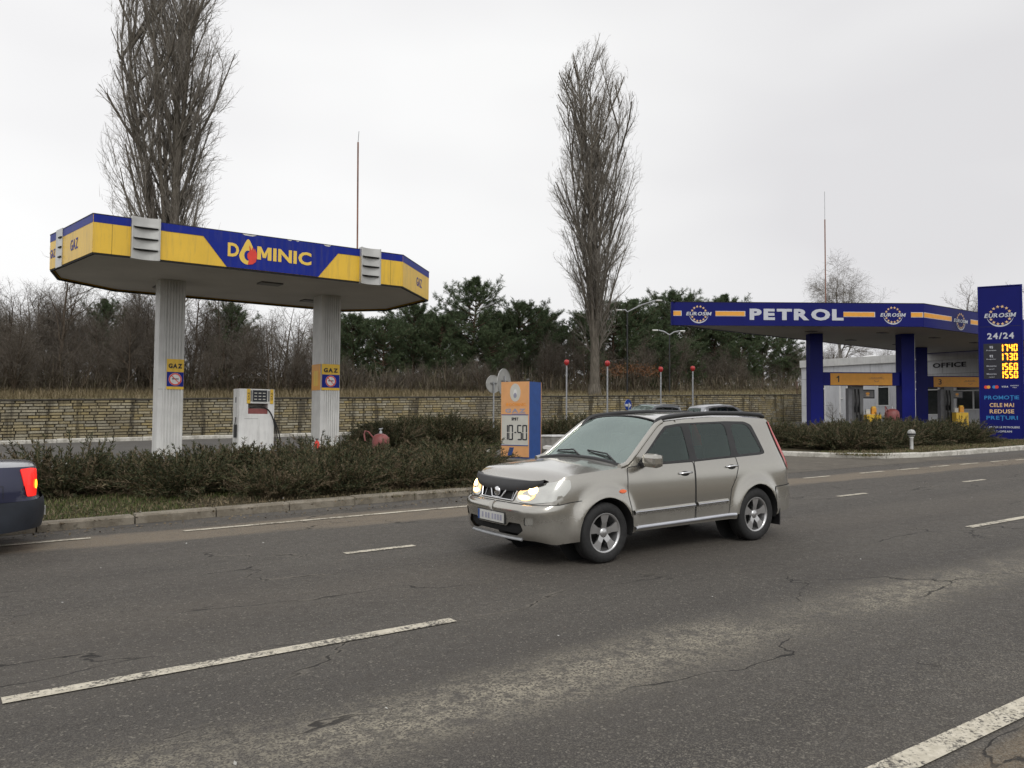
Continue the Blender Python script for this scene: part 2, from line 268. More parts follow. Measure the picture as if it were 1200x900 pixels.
# ------------------------------------------------------------------ mesh builders
class MB:
    def __init__(s): s.v = []; s.f = []; s.m = []; s.sm = []; s.mats = []
    def mi(s, k):
        if k not in s.mats: s.mats.append(k)
        return s.mats.index(k)
    def add(s, vs, fs, k, smooth=False):
        b = len(s.v); s.v += [tuple(v) for v in vs]; i = s.mi(k)
        for f in fs: s.f.append([b+q for q in f]); s.m.append(i); s.sm.append(smooth)
    def box(s, c, size, k, ax=None, bev=0):
        ax = ax or (Vector((1, 0, 0)), Vector((0, 1, 0)), Vector((0, 0, 1))); c = Vector(c); h = [q/2 for q in size]
        if bev:
            bm = bmesh.new(); bmesh.ops.create_cube(bm, size=1)
            for v in bm.verts: v.co = Vector((v.co.x*size[0], v.co.y*size[1], v.co.z*size[2]))
            bmesh.ops.bevel(bm, geom=bm.edges[:], offset=bev, segments=2, affect='EDGES', profile=.6)
            bm.verts.index_update()
            s.add([c + ax[0]*v.co.x + ax[1]*v.co.y + ax[2]*v.co.z for v in bm.verts], [[v.index for v in f.verts] for f in bm.faces], k); bm.free(); return
        vs = [c + ax[0]*(h[0]*a) + ax[1]*(h[1]*b) + ax[2]*(h[2]*d) for a in (-1, 1) for b in (-1, 1) for d in (-1, 1)]
        s.add(vs, [(0, 1, 3, 2), (4, 6, 7, 5), (0, 4, 5, 1), (2, 3, 7, 6), (0, 2, 6, 4), (1, 5, 7, 3)], k)
    def tube(s, pts, r, k, n=8, smooth=True, caps=True, flat=1.):
        pts = [Vector(p) for p in pts]; rs = r if isinstance(r, (list, tuple)) else [r]*len(pts); vs = []; u = None
        for i, p in enumerate(pts):
            t = (pts[min(i+1, len(pts)-1)] - pts[max(i-1, 0)]).normalized()
            if u is None: u = t.orthogonal().normalized()
            u = (u - t*u.dot(t)).normalized(); w2 = t.cross(u)
            for j in range(n): a = 2*math.pi*j/n; vs.append(p + (u*math.cos(a) + w2*math.sin(a)*flat)*rs[i])
        fs = [(i*n+j, i*n+(j+1) % n, (i+1)*n+(j+1) % n, (i+1)*n+j) for i in range(len(pts)-1) for j in range(n)]
        s.add(vs, fs, k, smooth)
        if caps:
            b = (len(pts)-1)*n; s.add(vs, [list(range(n))[::-1], [b+j for j in range(n)]], k)
    def lathe(s, prof, k, c=(0, 0, 0), ax=None, n=24, smooth=True):      # prof: (r, h) along ax[2]
        ax = ax or (Vector((1, 0, 0)), Vector((0, 1, 0)), Vector((0, 0, 1))); c = Vector(c); vs = []
        for r, h in prof:
            for j in range(n): a = 2*math.pi*j/n; vs.append(c + ax[0]*(r*math.cos(a)) + ax[1]*(r*math.sin(a)) + ax[2]*h)
        s.add(vs, [(i*n+j, i*n+(j+1) % n, (i+1)*n+(j+1) % n, (i+1)*n+j) for i in range(len(prof)-1) for j in range(n)], k, smooth)
    def build(s, name, parent=None, loc=None):
        me = bpy.data.meshes.new(name); me.from_pydata(s.v, [], s.f); o = bpy.data.objects.new(name, me)
        for k in s.mats: me.materials.append(M[k])
        me.polygons.foreach_set('material_index', s.m); me.polygons.foreach_set('use_smooth', s.sm); me.update()
        COL.objects.link(o); o.parent = parent
        if loc: o.location = loc
        return o
class Fr:                                              # a flat frame: origin, right, up; N points out of the face
    def __init__(s, o, r, u=(0, 0, 1)):
        s.o = Vector(o); s.r = Vector(r).normalized(); s.u = Vector(u); s.u = (s.u - s.r*s.u.dot(s.r)).normalized(); s.n = s.r.cross(s.u)
    def p(s, a, b, d=0): return s.o + s.r*a + s.u*b + s.n*d
    def plate(s, mb, poly, d0, d1, k):
        n = len(poly); vs = [s.p(a, b, d0) for a, b in poly] + [s.p(a, b, d1) for a, b in poly]
        tri = tessellate_polygon([[Vector((a, b, 0)) for a, b in poly]]); fs = []
        for t in tri:
            ar = (poly[t[1]][0]-poly[t[0]][0])*(poly[t[2]][1]-poly[t[0]][1]) - (poly[t[2]][0]-poly[t[0]][0])*(poly[t[1]][1]-poly[t[0]][1])
            t = t if ar > 0 else t[::-1]; fs.append([n+q for q in t])
        area = sum(poly[i][0]*poly[(i+1) % n][1] - poly[(i+1) % n][0]*poly[i][1] for i in range(n))
        for i in range(n):
            j = (i+1) % n; fs.append((i, j, n+j, n+i) if area > 0 else (j, i, n+i, n+j))
        mb.add(vs, fs, k)
    def rect(s, mb, a0, b0, a1, b1, d0, d1, k): s.plate(mb, [(a0, b0), (a1, b0), (a1, b1), (a0, b1)], d0, d1, k)
    def disc(s, mb, a, b, r, d0, d1, k, n=28, ry=None, a0=0, a1=360):
        ry = ry or r; full = a1-a0 >= 360; c = [(a+r*math.cos(R(a0+(a1-a0)*i/n)), b+ry*math.sin(R(a0+(a1-a0)*i/n))) for i in range(n + (0 if full else 1))]
        s.plate(mb, c, d0, d1, k)
    def ring(s, mb, a, b, r0, r1, d0, d1, k, n=32, a0=0, a1=360, taper=False, sy=1.):
        for i in range(n):
            t0, t1 = R(a0+(a1-a0)*i/n), R(a0+(a1-a0)*(i+1)/n)
            q0 = r0; q1 = r0
            if taper: q0 = r1-(r1-r0)*math.sin(math.pi*i/n); q1 = r1-(r1-r0)*math.sin(math.pi*(i+1)/n)
            pts = [(a+q0*math.cos(t0), b+sy*q0*math.sin(t0)), (a+r1*math.cos(t0), b+sy*r1*math.sin(t0)), (a+r1*math.cos(t1), b+sy*r1*math.sin(t1)), (a+q1*math.cos(t1), b+sy*q1*math.sin(t1))]
            s.plate(mb, pts, d0, d1, k)
    def star(s, mb, a, b, r, d0, d1, k):
        s.plate(mb, [(a+(r if i % 2 == 0 else r*.42)*math.sin(i*math.pi/5), b+(r if i % 2 == 0 else r*.42)*math.cos(i*math.pi/5)) for i in range(10)], d0, d1, k)
    def text(s, mb, txt, a, b, w, h, d0, d1, k, bold=.0, shear=0., box=True):     # centred at (a,b), fitted to w x h
        vs, fs = text_mesh(txt, bold, shear)
        xs = [v[0] for v in vs]; ys = [v[1] for v in vs]; x0, x1, y0, y1 = min(xs), max(xs), min(ys), max(ys)
        sx = w/(x1-x0); sy = h/(y1-y0) if h else sx
        mb.add([s.p(a+(v[0]-(x0+x1)/2)*sx, b+(v[1]-(y0+y1)/2)*sy, d1 if v[2] > 0 else d0) for v in vs], fs, k)
_tc = {}
def glyph(ch, bold):
    key = (ch, bold)
    if key not in _tc:
        if ch == 'M':                                  # drawn by hand: the font's own M does not thicken cleanly
            t = (.10+bold*2)/.64; y0, y1 = -bold, .68+bold; P = [(0, 0), (t, 0), (t, .64), (.5-t*.40, .16), (.5+t*.40, .16), (1-t, .64), (1-t, 0), (1, 0), (1, 1), (1-t*1.0, 1), (.5, .48), (t*1.0, 1), (0, 1)]
            P = [(x*(.64+2*bold), y0+y*(y1-y0)) for x, y in P]; n = len(P); vs = [(x, y, -.02) for x, y in P]+[(x, y, .02) for x, y in P]; fs = []
            for q in tessellate_polygon([[Vector((x, y, 0)) for x, y in P]]):
                ar = (P[q[1]][0]-P[q[0]][0])*(P[q[2]][1]-P[q[0]][1]) - (P[q[2]][0]-P[q[0]][0])*(P[q[1]][1]-P[q[0]][1]); q = q if ar > 0 else q[::-1]; fs.append([n+i for i in q])
            fs += [[i, (i+1) % n, n+(i+1) % n, n+i] for i in range(n)]; _tc[key] = (vs, fs)
        else:
            cu = bpy.data.curves.new('t', 'FONT'); cu.body = ch; cu.extrude = .02; cu.offset = bold; cu.resolution_u = 3
            o = bpy.data.objects.new('t', cu); COL.objects.link(o); dg = bpy.context.evaluated_depsgraph_get(); dg.update()
            me = bpy.data.meshes.new_from_object(o.evaluated_get(dg)); vs = [tuple(v.co) for v in me.vertices]; fs = [list(p.vertices) for p in me.polygons if p.normal.z > -.9]
            bpy.data.objects.remove(o); bpy.data.curves.remove(cu); bpy.data.meshes.remove(me); x0 = min(v[0] for v in vs); _tc[key] = ([(v[0]-x0, v[1], v[2]) for v in vs], fs)
    return _tc[key]
def text_mesh(txt, bold, shear):
    V_, F_ = [], []; x = 0
    for ch in txt:
        if ch == ' ': x += .26; continue
        vs, fs = glyph(ch, bold); b = len(V_); V_ += [(v[0]+x+v[1]*shear, v[1], v[2]) for v in vs]; F_ += [[b+i for i in f] for f in fs]; x += max(v[0] for v in vs)+.085
    return V_, F_
def tag(o, label=None, cat=None, group=None, kind=None):
    for k, v in (('label', label), ('category', cat), ('group', group), ('kind', kind)):
        if v: o[k] = v
    return o
def empty(name, loc, rz=0, tilt=False):
    o = bpy.data.objects.new(name, None); o.empty_display_size = .3; COL.objects.link(o)
    if tilt:
        x = Vector((math.cos(rz), math.sin(rz), 0)); x.z = GX*x.x + GY*x.y; x.normalize(); y = GN.cross(x); m = Matrix((x, y, GN)).transposed().to_4x4(); m.translation = Vector(loc); o.matrix_world = m
    else: o.location = loc; o.rotation_euler = (0, 0, rz)
    return o
def copy_tree(o, parent=None):
    c = o.copy(); COL.objects.link(c); c.parent = parent
    for ch in list(o.children): copy_tree(ch, c)
    return c
def raw_mesh(name, V, Fq, mats, midx=None, smooth=False, n=None):        # numpy arrays straight into a mesh
    me = bpy.data.meshes.new(name); nf = len(Fq); k = Fq.shape[1]
    me.vertices.add(len(V)); me.vertices.foreach_set('co', np.ascontiguousarray(V, dtype=np.float32).ravel())
    me.loops.add(nf*k); me.loops.foreach_set('vertex_index', np.ascontiguousarray(Fq, dtype=np.int32).ravel())
    me.polygons.add(nf); me.polygons.foreach_set('loop_start', np.arange(0, nf*k, k, dtype=np.int32)); me.polygons.foreach_set('loop_total', np.full(nf, k, dtype=np.int32))
    if midx is not None: me.polygons.foreach_set('material_index', midx.astype(np.int32))
    if smooth: me.polygons.foreach_set('use_smooth', np.ones(nf, dtype=bool))
    for m_ in mats: me.materials.append(M[m_])
    me.update(calc_edges=True); return me
def raw_obj(name, me, parent=None, loc=None):
    o = bpy.data.objects.new(name, me); COL.objects.link(o); o.parent = parent
    if loc is not None: o.location = loc
    return o

# ================================================================== SETTING
def sheet(name, pts, k, dz, res=None, label=None, zf=None):
    zf = zf or gz; vs = [(x, y, zf(x, y)+dz) for x, y in pts]
    me = bpy.data.meshes.new(name); tri = tessellate_polygon([[Vector((x, y, 0)) for x, y in pts]])
    fs = []
    for t in tri:
        a = (pts[t[1]][0]-pts[t[0]][0])*(pts[t[2]][1]-pts[t[0]][1]) - (pts[t[2]][0]-pts[t[0]][0])*(pts[t[1]][1]-pts[t[0]][1])
        fs.append(t if a > 0 else t[::-1])
    me.from_pydata(vs, [], fs); me.materials.append(M[k]); me.update(); o = bpy.data.objects.new(name, me); COL.objects.link(o); o['kind'] = 'structure'; return o
# one land sheet to the horizon; it flattens out far away
xs = [-900, -500, -300, -200, -120, -80, -40, 0, 40, 80, 120, 160, 200, 300, 500, 900, 1500, 2500]; ys = [-1500, -700, -300, -120, -60, -20, 0, 20, 37.9]
def soft(t, lim): return lim*math.tanh(t/lim)
def land_z(x, y): return GX*soft(x, 260) + GY*soft(y, 260) - .03
V = np.array([(x, y, land_z(x, y) - (.0 if abs(x) < 130 and abs(y) < 70 else 0)) for y in ys for x in xs]); nx = len(xs)
Fq = np.array([(j*nx+i, j*nx+i+1, (j+1)*nx+i+1, (j+1)*nx+i) for j in range(len(ys)-1) for i in range(nx-1)])
V[:, 2] -= .06
raw_obj('ground', raw_mesh('ground', V, Fq, ['land']))['kind'] = 'structure'
ys = [WY+.1, 42, 46, 50, 55, 60, 68, 75, 90, 120, 170, 250, 400, 800, 1600, 3000]
V = np.array([(x, y, hill_z(soft(x, 260), y if y < 250 else 250) + (.12*math.sin(x*.21)*math.sin(y*.3+x*.07) if WY+1 < y < 80 else 0)) for y in ys for x in np.linspace(-700, 1800, 400)])
nx = 400; Fq = np.array([(j*nx+i, j*nx+i+1, (j+1)*nx+i+1, (j+1)*nx+i) for j in range(len(ys)-1) for i in range(nx-1)])
raw_obj('hillside', raw_mesh('hillside', V, Fq, ['field'], smooth=True))['kind'] = 'structure'
sheet('road', [(-120, -9), (230, -9), (230, 12.72), (-120, 12.72)], 'asphalt', 0)
sheet('forecourt', [(-60, 12.72), (120, 12.72), (120, WY-.02), (-60, WY-.02)], 'fore', -.004)
sheet('apron', [(11.5, 12.6), (26, 12.6), (26, 20), (11.5, 20)], 'apron', .004)
def stripe(x0, x1, y, hw, name='lane_line'):
    sheet(name, [(x0, y-hw), (x1, y-hw), (x1, y+hw), (x0, y+hw)], 'line', .008)
for i, (a, b) in enumerate(((-12.5, -8.6), (-3.8, -.9), (.42, 3.60), (12.13, 15.3), (24, 27.2), (36, 39.2))): stripe(a, b, 5.92, .062)
for a in (-6.0, 4.05, 13.85, 18.5, 23.2, 28, 33): stripe(a, a+.92, 9.12, .055)
stripe(-30, 1.78, 11.98, .05, 'edge_line'); stripe(2.9, 9.6, 11.87, .055, 'edge_line')
for a in (13.2, 16.3, 18.5, 20.1, 21.6, 23.2, 24.9): stripe(a, a+1.0, 11.75-.01*a, .05, 'edge_line')
stripe(26.2, 90, 11.4, .05, 'edge_line'); stripe(-30, 90, 2.33, .075, 'edge_line')
def kerb_run(name, path, k, h=.13, wd=.22, seg=1.05):
    mb = MB(); rnd = random.Random(3)
    for a, b in zip(path[:-1], path[1:]):
        a2, b2 = Vector(a), Vector(b); L = (b2-a2).length; n = max(1, round(L/seg)); d = (b2-a2)/n
        for i in range(n):
            p, q = a2+d*i, a2+d*(i+1); t = d.normalized(); nn = Vector((-t.y, t.x)); j = rnd.uniform(-.012, .012); g_ = rnd.uniform(.004, .014)
            p = p+t*g_+nn*j; q = q-t*g_+nn*(j+rnd.uniform(-.008, .008)); hh = h+rnd.uniform(-.012, .012)
            P = [gp(p.x, p.y, -.05), gp(q.x, q.y, -.05), gp(*(q+nn*wd), -.05), gp(*(p+nn*wd), -.05)]; Q = [Vector(v)+Vector((0, 0, hh+.05-.025)) for v in P]
            c = [Q[0]+Vector((0, 0, .0)), Q[1], Q[2], Q[3]]; T = [gp(*(p+nn*.025+t*.01), hh), gp(*(q+nn*.025-t*.01), hh), gp(*(q+nn*wd-t*.01), hh), gp(*(p+nn*wd+t*.01), hh)]
            mb.add(P+c+T, [(0, 1, 5, 4), (1, 2, 6, 5), (2, 3, 7, 6), (3, 0, 4, 7), (4, 5, 9, 8), (5, 6, 10, 9), (6, 7, 11, 10), (7, 4, 8, 11), (8, 9, 10, 11)], k)
    o = mb.build(name); o['kind'] = 'structure'; return o
LK = [(-32, 12.78), (0, 12.82), (2.5, 12.98), (6, 13.12), (9.5, 13.2), (12.2, 13.35), (13.6, 13.9), (14.5, 15.2), (14.8, 17.2), (14.6, 19.9)]
kerb_run('kerb', LK, 'kerb')
RK = [(21.3, 21.5), (21.6, 18.2), (22.0, 16.4), (22.8, 14.7), (23.6, 13.9), (25, 13.55), (28, 13.45), (40, 13.55), (80, 13.6)]
kerb_run('kerb', RK, 'kerbw', .14, .2)
kerb_run('kerb', [(-20, 36.9), (0, 36.9), (46, 36.9)], 'kerbw', .14, .25)
sheet('planting_bed', [(-32, 12.95)]+[(x+.05, y+.15) for x, y in LK[1:6]]+[(13.3, 14.1), (14.3, 15.3), (14.6, 17.2), (14.45, 20.0), (-32, 20.0)], 'soil', .085)
sheet('planting_bed', [(x+.2, y+.08) for x, y in RK[:5]]+[(x, y+.18) for x, y in RK[5:]]+[(80, 17.5), (44, 17.7), (30, 19.4), (26, 21.8)], 'soil', .10)
sheet('planting_bed', [(10.5, 24.2), (17.5, 24.0), (22.5, 27.5), (24, 31.5), (18.5, 31.5), (12.5, 28.0)], 'soil', .06)
kerb_run('kerb', [(-3, 20.35), (12.6, 20.35)], 'concrete', .16, .18)
sheet('gas_island', [(-3, 20.5), (12.6, 20.5), (12.6, 23.3), (-3, 23.3)], 'concrete', .15)

# ------------------------------------------------------------------ retaining wall
def stone_wall(x0, x1):
    root = empty('stone_wall', gp(20, WY)); mb = MB(); rnd = random.Random(5); nC = 14
    iv = root.location
    def P(x, y, z): return Vector((x, y, z)) - iv
    core = [P(x0, WY+.04, gz(x0, WY)-.3), P(x1, WY+.04, gz(x1, WY)-.3), P(x1, WY+.04, wall_top(x1)-.05), P(x0, WY+.04, wall_top(x0)-.05)]
    back = [v+Vector((0, .35, 0)) for v in core]
    c = MB(); c.add(core+back, [(0, 1, 2, 3), (5, 4, 7, 6), (0, 4, 5, 1), (3, 2, 6, 7), (1, 5, 6, 2), (4, 0, 3, 7)], 'mortar'); c.build('wall_core', root)
    for j in range(nC):
        x = x0 - rnd.random()*.4
        while x < x1:
            L = rnd.uniform(.30, .62); xa, xb = max(x, x0)+.012, min(x+L, x1)-.012; x += L
            if xb-xa < .05: continue
            def zz(xx, f): b0 = gz(xx, WY)-.05; return b0 + (wall_top(xx)-.06-b0)*f
            f0, f1 = j/nC+.007, (j+1)/nC-.007; d = rnd.uniform(.0, .045); e = .014
            A = [P(xa, WY+.05, zz(xa, f0)), P(xb, WY+.05, zz(xb, f0)), P(xb, WY+.05, zz(xb, f1)), P(xa, WY+.05, zz(xa, f1))]
            B = [P(xa+e, WY-d, zz(xa, f0)+e*.6), P(xb-e, WY-d-rnd.uniform(-.01, .01), zz(xb, f0)+e*.6), P(xb-e, WY-d, zz(xb, f1)-e*.6), P(xa+e, WY-d, zz(xa, f1)-e*.6)]
            mb.add(A+B, [(0, 1, 5, 4), (1, 2, 6, 5), (2, 3, 7, 6), (3, 0, 4, 7), (4, 5, 6, 7)], 'stone')
    mb.build('stone_facing', root)
    cp = MB(); n = 90
    for i in range(n):
        xa, xb = x0+(x1-x0)*i/n+.005, x0+(x1-x0)*(i+1)/n-.005; q = rnd.uniform(-.01, .01)
        vs = [P(a, y, wall_top(a)+dz+q) for y, dz in ((WY-.07, -.06), (WY-.07, .0), (WY+.42, .0), (WY+.42, -.06)) for a in (xa, xb)]
        cp.add([v+Vector((0, 0, rnd.uniform(-.012, .006))) for v in vs], [(0, 1, 3, 2), (2, 3, 5, 4), (4, 5, 7, 6), (6, 7, 1, 0), (0, 2, 4, 6), (1, 7, 5, 3)], 'cap')
    cp.build('coping', root)
    tag(root, 'long low retaining wall of yellowish split stone with damp streaks behind both forecourts', 'wall')
stone_wall(-34, 54.5)

# ================================================================== STRUCTURES
def poly_prism(mb, pts, z0, z1, k, off=Vector((0, 0, 0))):
    n = len(pts); area = sum(pts[i][0]*pts[(i+1) % n][1] - pts[(i+1) % n][0]*pts[i][1] for i in range(n)); p = pts if area > 0 else pts[::-1]
    vs = [Vector((x, y, z0))-off for x, y in p] + [Vector((x, y, z1))-off for x, y in p]; tri = tessellate_polygon([[Vector((x, y, 0)) for x, y in p]]); fs = []
    for t in tri:
        a = (p[t[1]][0]-p[t[0]][0])*(p[t[2]][1]-p[t[0]][1]) - (p[t[2]][0]-p[t[0]][0])*(p[t[1]][1]-p[t[0]][1]); t = t if a > 0 else t[::-1]
        fs.append([n+q for q in t]); fs.append(list(t)[::-1])
    fs += [(i, (i+1) % n, n+(i+1) % n, n+i) for i in range(n)]; mb.add(vs, fs, k)
def no_smoking(fr, mb, a, b, r):
    fr.disc(mb, a, b, r, 0, .006, 'white'); fr.ring(mb, a, b, r*.78, r*.97, .006, .010, 'red')
    fr.plate(mb, [(a-r*.5, b-r*.02), (a+r*.5, b-r*.02), (a+r*.5, b+r*.13), (a-r*.5, b+r*.13)], .006, .009, 'blackp')
    c = R(135); s = r*.78; dx, dy = math.cos(c), math.sin(c); nx_, ny_ = -dy*r*.06, dx*r*.06
    fr.plate(mb, [(a+dx*s+nx_, b+dy*s+ny_), (a+dx*s-nx_, b+dy*s-ny_), (a-dx*s-nx_, b-dy*s-ny_), (a-dx*s+nx_, b-dy*s+ny_)][::-1], .009, .012, 'red')
def flame_drop(fr, mb, a, b, h):
    pts = []
    for i in range(37):
        t = -math.pi/2 + 2*math.pi*i/36; r = h*.33
        x = r*math.cos(t); y = r*math.sin(t)
        if y > 0: y = y*(1+.95*(y/r)**2); x *= (1-.38*(y/(r*1.95)))
        pts.append((x, y-h*.17))
    fr.plate(mb, [(a+x, b+y) for x, y in pts[:-1]], .004, .010, 'letter_y'); fr.disc(mb, a, b-h*.15, h*.14, .010, .013, 'blue', ry=h*.19)
    red = [(0, -.5), (.18, -.47), (.30, -.36), (.34, -.2), (.33, -.02), (.25, .16), (.23, .02), (.18, .2), (.13, .06), (.05, .24), (.06, .02), (-.03, -.1), (-.02, -.24), (.03, -.32)]
    fr.plate(mb, [(a+x*h, b+y*h) for x, y in red], .013, .018, 'red')
def gas_canopy():
    Z = 5.24; H = .80
    P = dict(A=(2.20, 21.68), S=(2.31, 21.10), B=(2.36, 20.78), C=(2.67, 18.80), D=(9.82, 18.80), E=(11.57, 20.55), E2=(11.62, 23.2), F=(10.6, 24.3), G=(4.0, 24.2), H2=(2.5, 23.0))
    base = gp(6.4, 21.5); root = empty('filling_station_canopy', base)
    order = ['C', 'D', 'E', 'E2', 'F', 'G', 'H2', 'A', 'B']; mb = MB()
    ins = []; cx, cy = 6.8, 21.4
    for k in order: x, y = P[k]; l = math.hypot(x-cx, y-cy); ins.append((x-(x-cx)/l*.09, y-(y-cy)/l*.09))
    mb2 = MB(); poly_prism(mb2, ins, Z+.03, Z+.55, 'soffit', base)
    for (x, y) in ((7.0, 20.6), (9.0, 22.9), (5.0, 22.9)): mb2.box(Vector((x, y, Z+.015))-base, (.55, .4, .04), 'grey')
    for i in range(0): mb2.box(Vector((3.2+i*.8, 21.5, Z+.027))-base, (.012, 4.0, .01), 'grey')
    mb2.build('soffit', root)
    for i, ka in enumerate(order):
        kb = order[(i+1) % len(order)]; a, b = Vector(P[ka]), Vector(P[kb]); L = (b-a).length; d = (b-a)/L
        fr = Fr((a.x-base.x, a.y-base.y, Z-base.z), (d.x, d.y, 0)); f = MB()
        fr.rect(f, .004, 0, L-.004, H, -.07, 0, 'yellow'); fr.rect(f, 0, -.035, L, -.003, -.06, -.012, 'dark')
        fr.rect(f, .006, H-.17, L-.006, H-.002, 0, .004, 'blue'); fr.rect(f, 0, H, L, H+.014, -.08, .012, 'blackp')
        if ka+kb == 'CD':
            x1, x2, x3, x4 = .72, 1.29, 5.95, 6.48
            for q in (.36, 6.8): fr.rect(f, q, 0, q+.006, H-.17, .0, .002, 'dark')
            # slanted blue field with the name
            fr.plate(f, [(2.72, .004), (4.88, .004), (5.38, H-.17), (5.95, H-.17), (5.95, H-.004), (1.32, H-.004), (1.40, H-.17), (2.20, H-.17)], .004, .010, 'blue')
            t = Fr(fr.p(0, 0, .006), fr.r)
            t.text(f, 'D', 2.86, .40, .25, .31, .004, .012, 'letter_y', bold=.035); flame_drop(t, f, 3.19, .40, .60); t.text(f, 'MINIC', 4.05, .40, 1.30, .31, .004, .012, 'letter_y', bold=.035)
            for q, w_, hh in ((3.05, .34, .03), (4.1, .12, .02), (4.3, .1, .016), (5.0, .2, .03)): fr.plate(f, [(q, H-.004), (q+.06, H-.004-hh), (q+w_*.7, H-.004-hh*1.2), (q+w_, H-.004)][::-1], .010, .013, 'lcd')
            fo = f.build('fascia', root)
            for (u0, u1) in ((x1, x2), (x3, x4)):
                pm = MB(); n = 10; w_ = u1-u0; pr = [(u0+w_*j/n, .105-.075*math.sin(math.pi*j/n)) for j in range(n+1)]
                for j in range(n):
                    (ua, da), (ub, db) = pr[j], pr[j+1]; pm.add([fr.p(ua, -.05, da), fr.p(ub, -.05, db), fr.p(ub, H+.05, db), fr.p(ua, H+.05, da)], [(0, 1, 2, 3)], 'steel', True)
                pm.add([fr.p(u, v, d_) for u in (u0, ) for v in (-.05, H+.05) for d_ in (-.05, .105)], [(0, 1, 3, 2)], 'steel'); pm.add([fr.p(u, v, d_) for u in (u1, ) for v in (-.05, H+.05) for d_ in (-.05, .105)], [(0, 2, 3, 1)], 'steel')
                pm.add([fr.p(u, H+.05, d_) for u, d_ in pr]+[fr.p(u1, H+.05, -.05), fr.p(u0, H+.05, -.05)], [list(range(n+3))], 'steel')
                pm.add([fr.p(u, -.05, d_) for u, d_ in pr]+[fr.p(u1, -.05, -.05), fr.p(u0, -.05, -.05)], [list(range(n+3))[::-1]], 'steel')
                for j in range(3): v = .16+.235*j; fr.rect(pm, u0+.05, v, u1-.05, v+.022, .02, .135, 'steel'); fr.rect(pm, u0+.05, v-.02, u1-.05, v-.003, .02, .118, 'dark')
                for j in (u0, u1-.02): fr.rect(pm, j, -.05, j+.02, H+.052, .100, .116, 'steel')
                pm.build('steel_pylon', root)
            continue
        if ka+kb in ('DE', 'BC'):
            fr.text(f, 'GAZ', L*(.60 if ka == 'D' else .40), .34, .50, .24, 0, .006, 'blue', bold=.01)
        if ka+kb == 'AB':
            fr.rect(f, L*.52, -.03, L-.01, H+.03, .0, .02, 'steel')
            for j in range(3): fr.rect(f, L*.78, .17+.22*j, L-.03, .20+.22*j, .02, .05, 'dark')
            fr.text(f, 'GAZ', L*.24, .34, .34, .2, 0, .006, 'blue', bold=.01)
        f.build('fascia', root)
    rf = MB(); poly_prism(rf, ins, Z+.56, Z+.70, 'grey', base); rf.build('roof', root)
    ant = MB(); ant.tube([Vector((9.22, 20.25, Z+.6))-base, Vector((9.19, 20.25, Z+4.0))-base], .022, 'rust', 6); ant.tube([Vector((9.19, 20.25, Z+4.0))-base, Vector((9.21, 20.25, Z+4.3))-base], .009, 'galv', 5); ant.build('lightning_rod', root)
    for (x0, x1, y0, dep_, side) in ((4.60, 5.20, 21.6, .5, 0), (8.80, 9.36, 21.6, .62, 1)):
        c = MB(); z0 = gz(x0, y0)+.12-base.z; z1 = Z+.03-base.z; cx_, cy_ = (x0+x1)/2-base.x, y0+dep_/2-base.y
        c.box((cx_, cy_, (z0+z1)/2), (x1-x0, dep_, z1-z0), 'colw'); n = 7
        for j in range(n):
            xx = x0+.13+(x1-x0-.18)*j/(n-1)-base.x
            c.box((xx, y0-base.y-.008, (z0+z1)/2), (.034, .036, z1-z0-.004), 'colw'); c.box((xx, y0+dep_-base.y+.008, (z0+z1)/2), (.030, .022, z1-z0-.004), 'colw')
        for zz_ in (z0+1.9, ): c.box((cx_, y0-base.y-.001, zz_), (x1-x0-.01, .006, .008), 'joint')
        c.box((cx_, cy_, z0+.06), (x1-x0+.05, dep_+.05, .12), 'colw')
        co = c.build('column', root)
        s = MB(); fr = Fr((x0-base.x, y0-base.y-.021, gz(x0, y0)-base.z), (1, 0, 0)); w_ = x1-x0
        a0, a1 = (.19, w_-.005) if not side else (.02, w_-.02); b0, b1 = (2.02, 2.77) if not side else (2.02, 2.74)
        fr.rect(s, a0, b0, a1, b1, 0, .012, 'yellow'); fr.rect(s, a0+.004, b0+.07, a1-.004, b0+.43, .012, .015, 'blue')
        fr.text(s, 'GAZ', (a0+a1)/2, b1-.17, (a1-a0)*.80, .12, .012, .018, 'blackp', bold=.05)
        no_smoking(Fr(fr.p(0, 0, .015), fr.r), s, (a0+a1)/2, b0+.25, .155)
        s.build('safety_sign', co)
        if side:
            s = MB(); fs_ = Fr((x0-base.x-.003, y0+dep_-base.y, gz(x0, y0)-base.z), (0, -1, 0)); fs_.rect(s, .01, b0, dep_-.01, b1, 0, .012, 'orange'); fs_.rect(s, .15, b0+.12, dep_-.15, b1-.18, .012, .014, 'yellow'); s.build('side_sign', co)
    tag(root, 'yellow and blue gas filling canopy lettered DOMINIC on two white fluted columns', 'canopy')
gas_canopy()

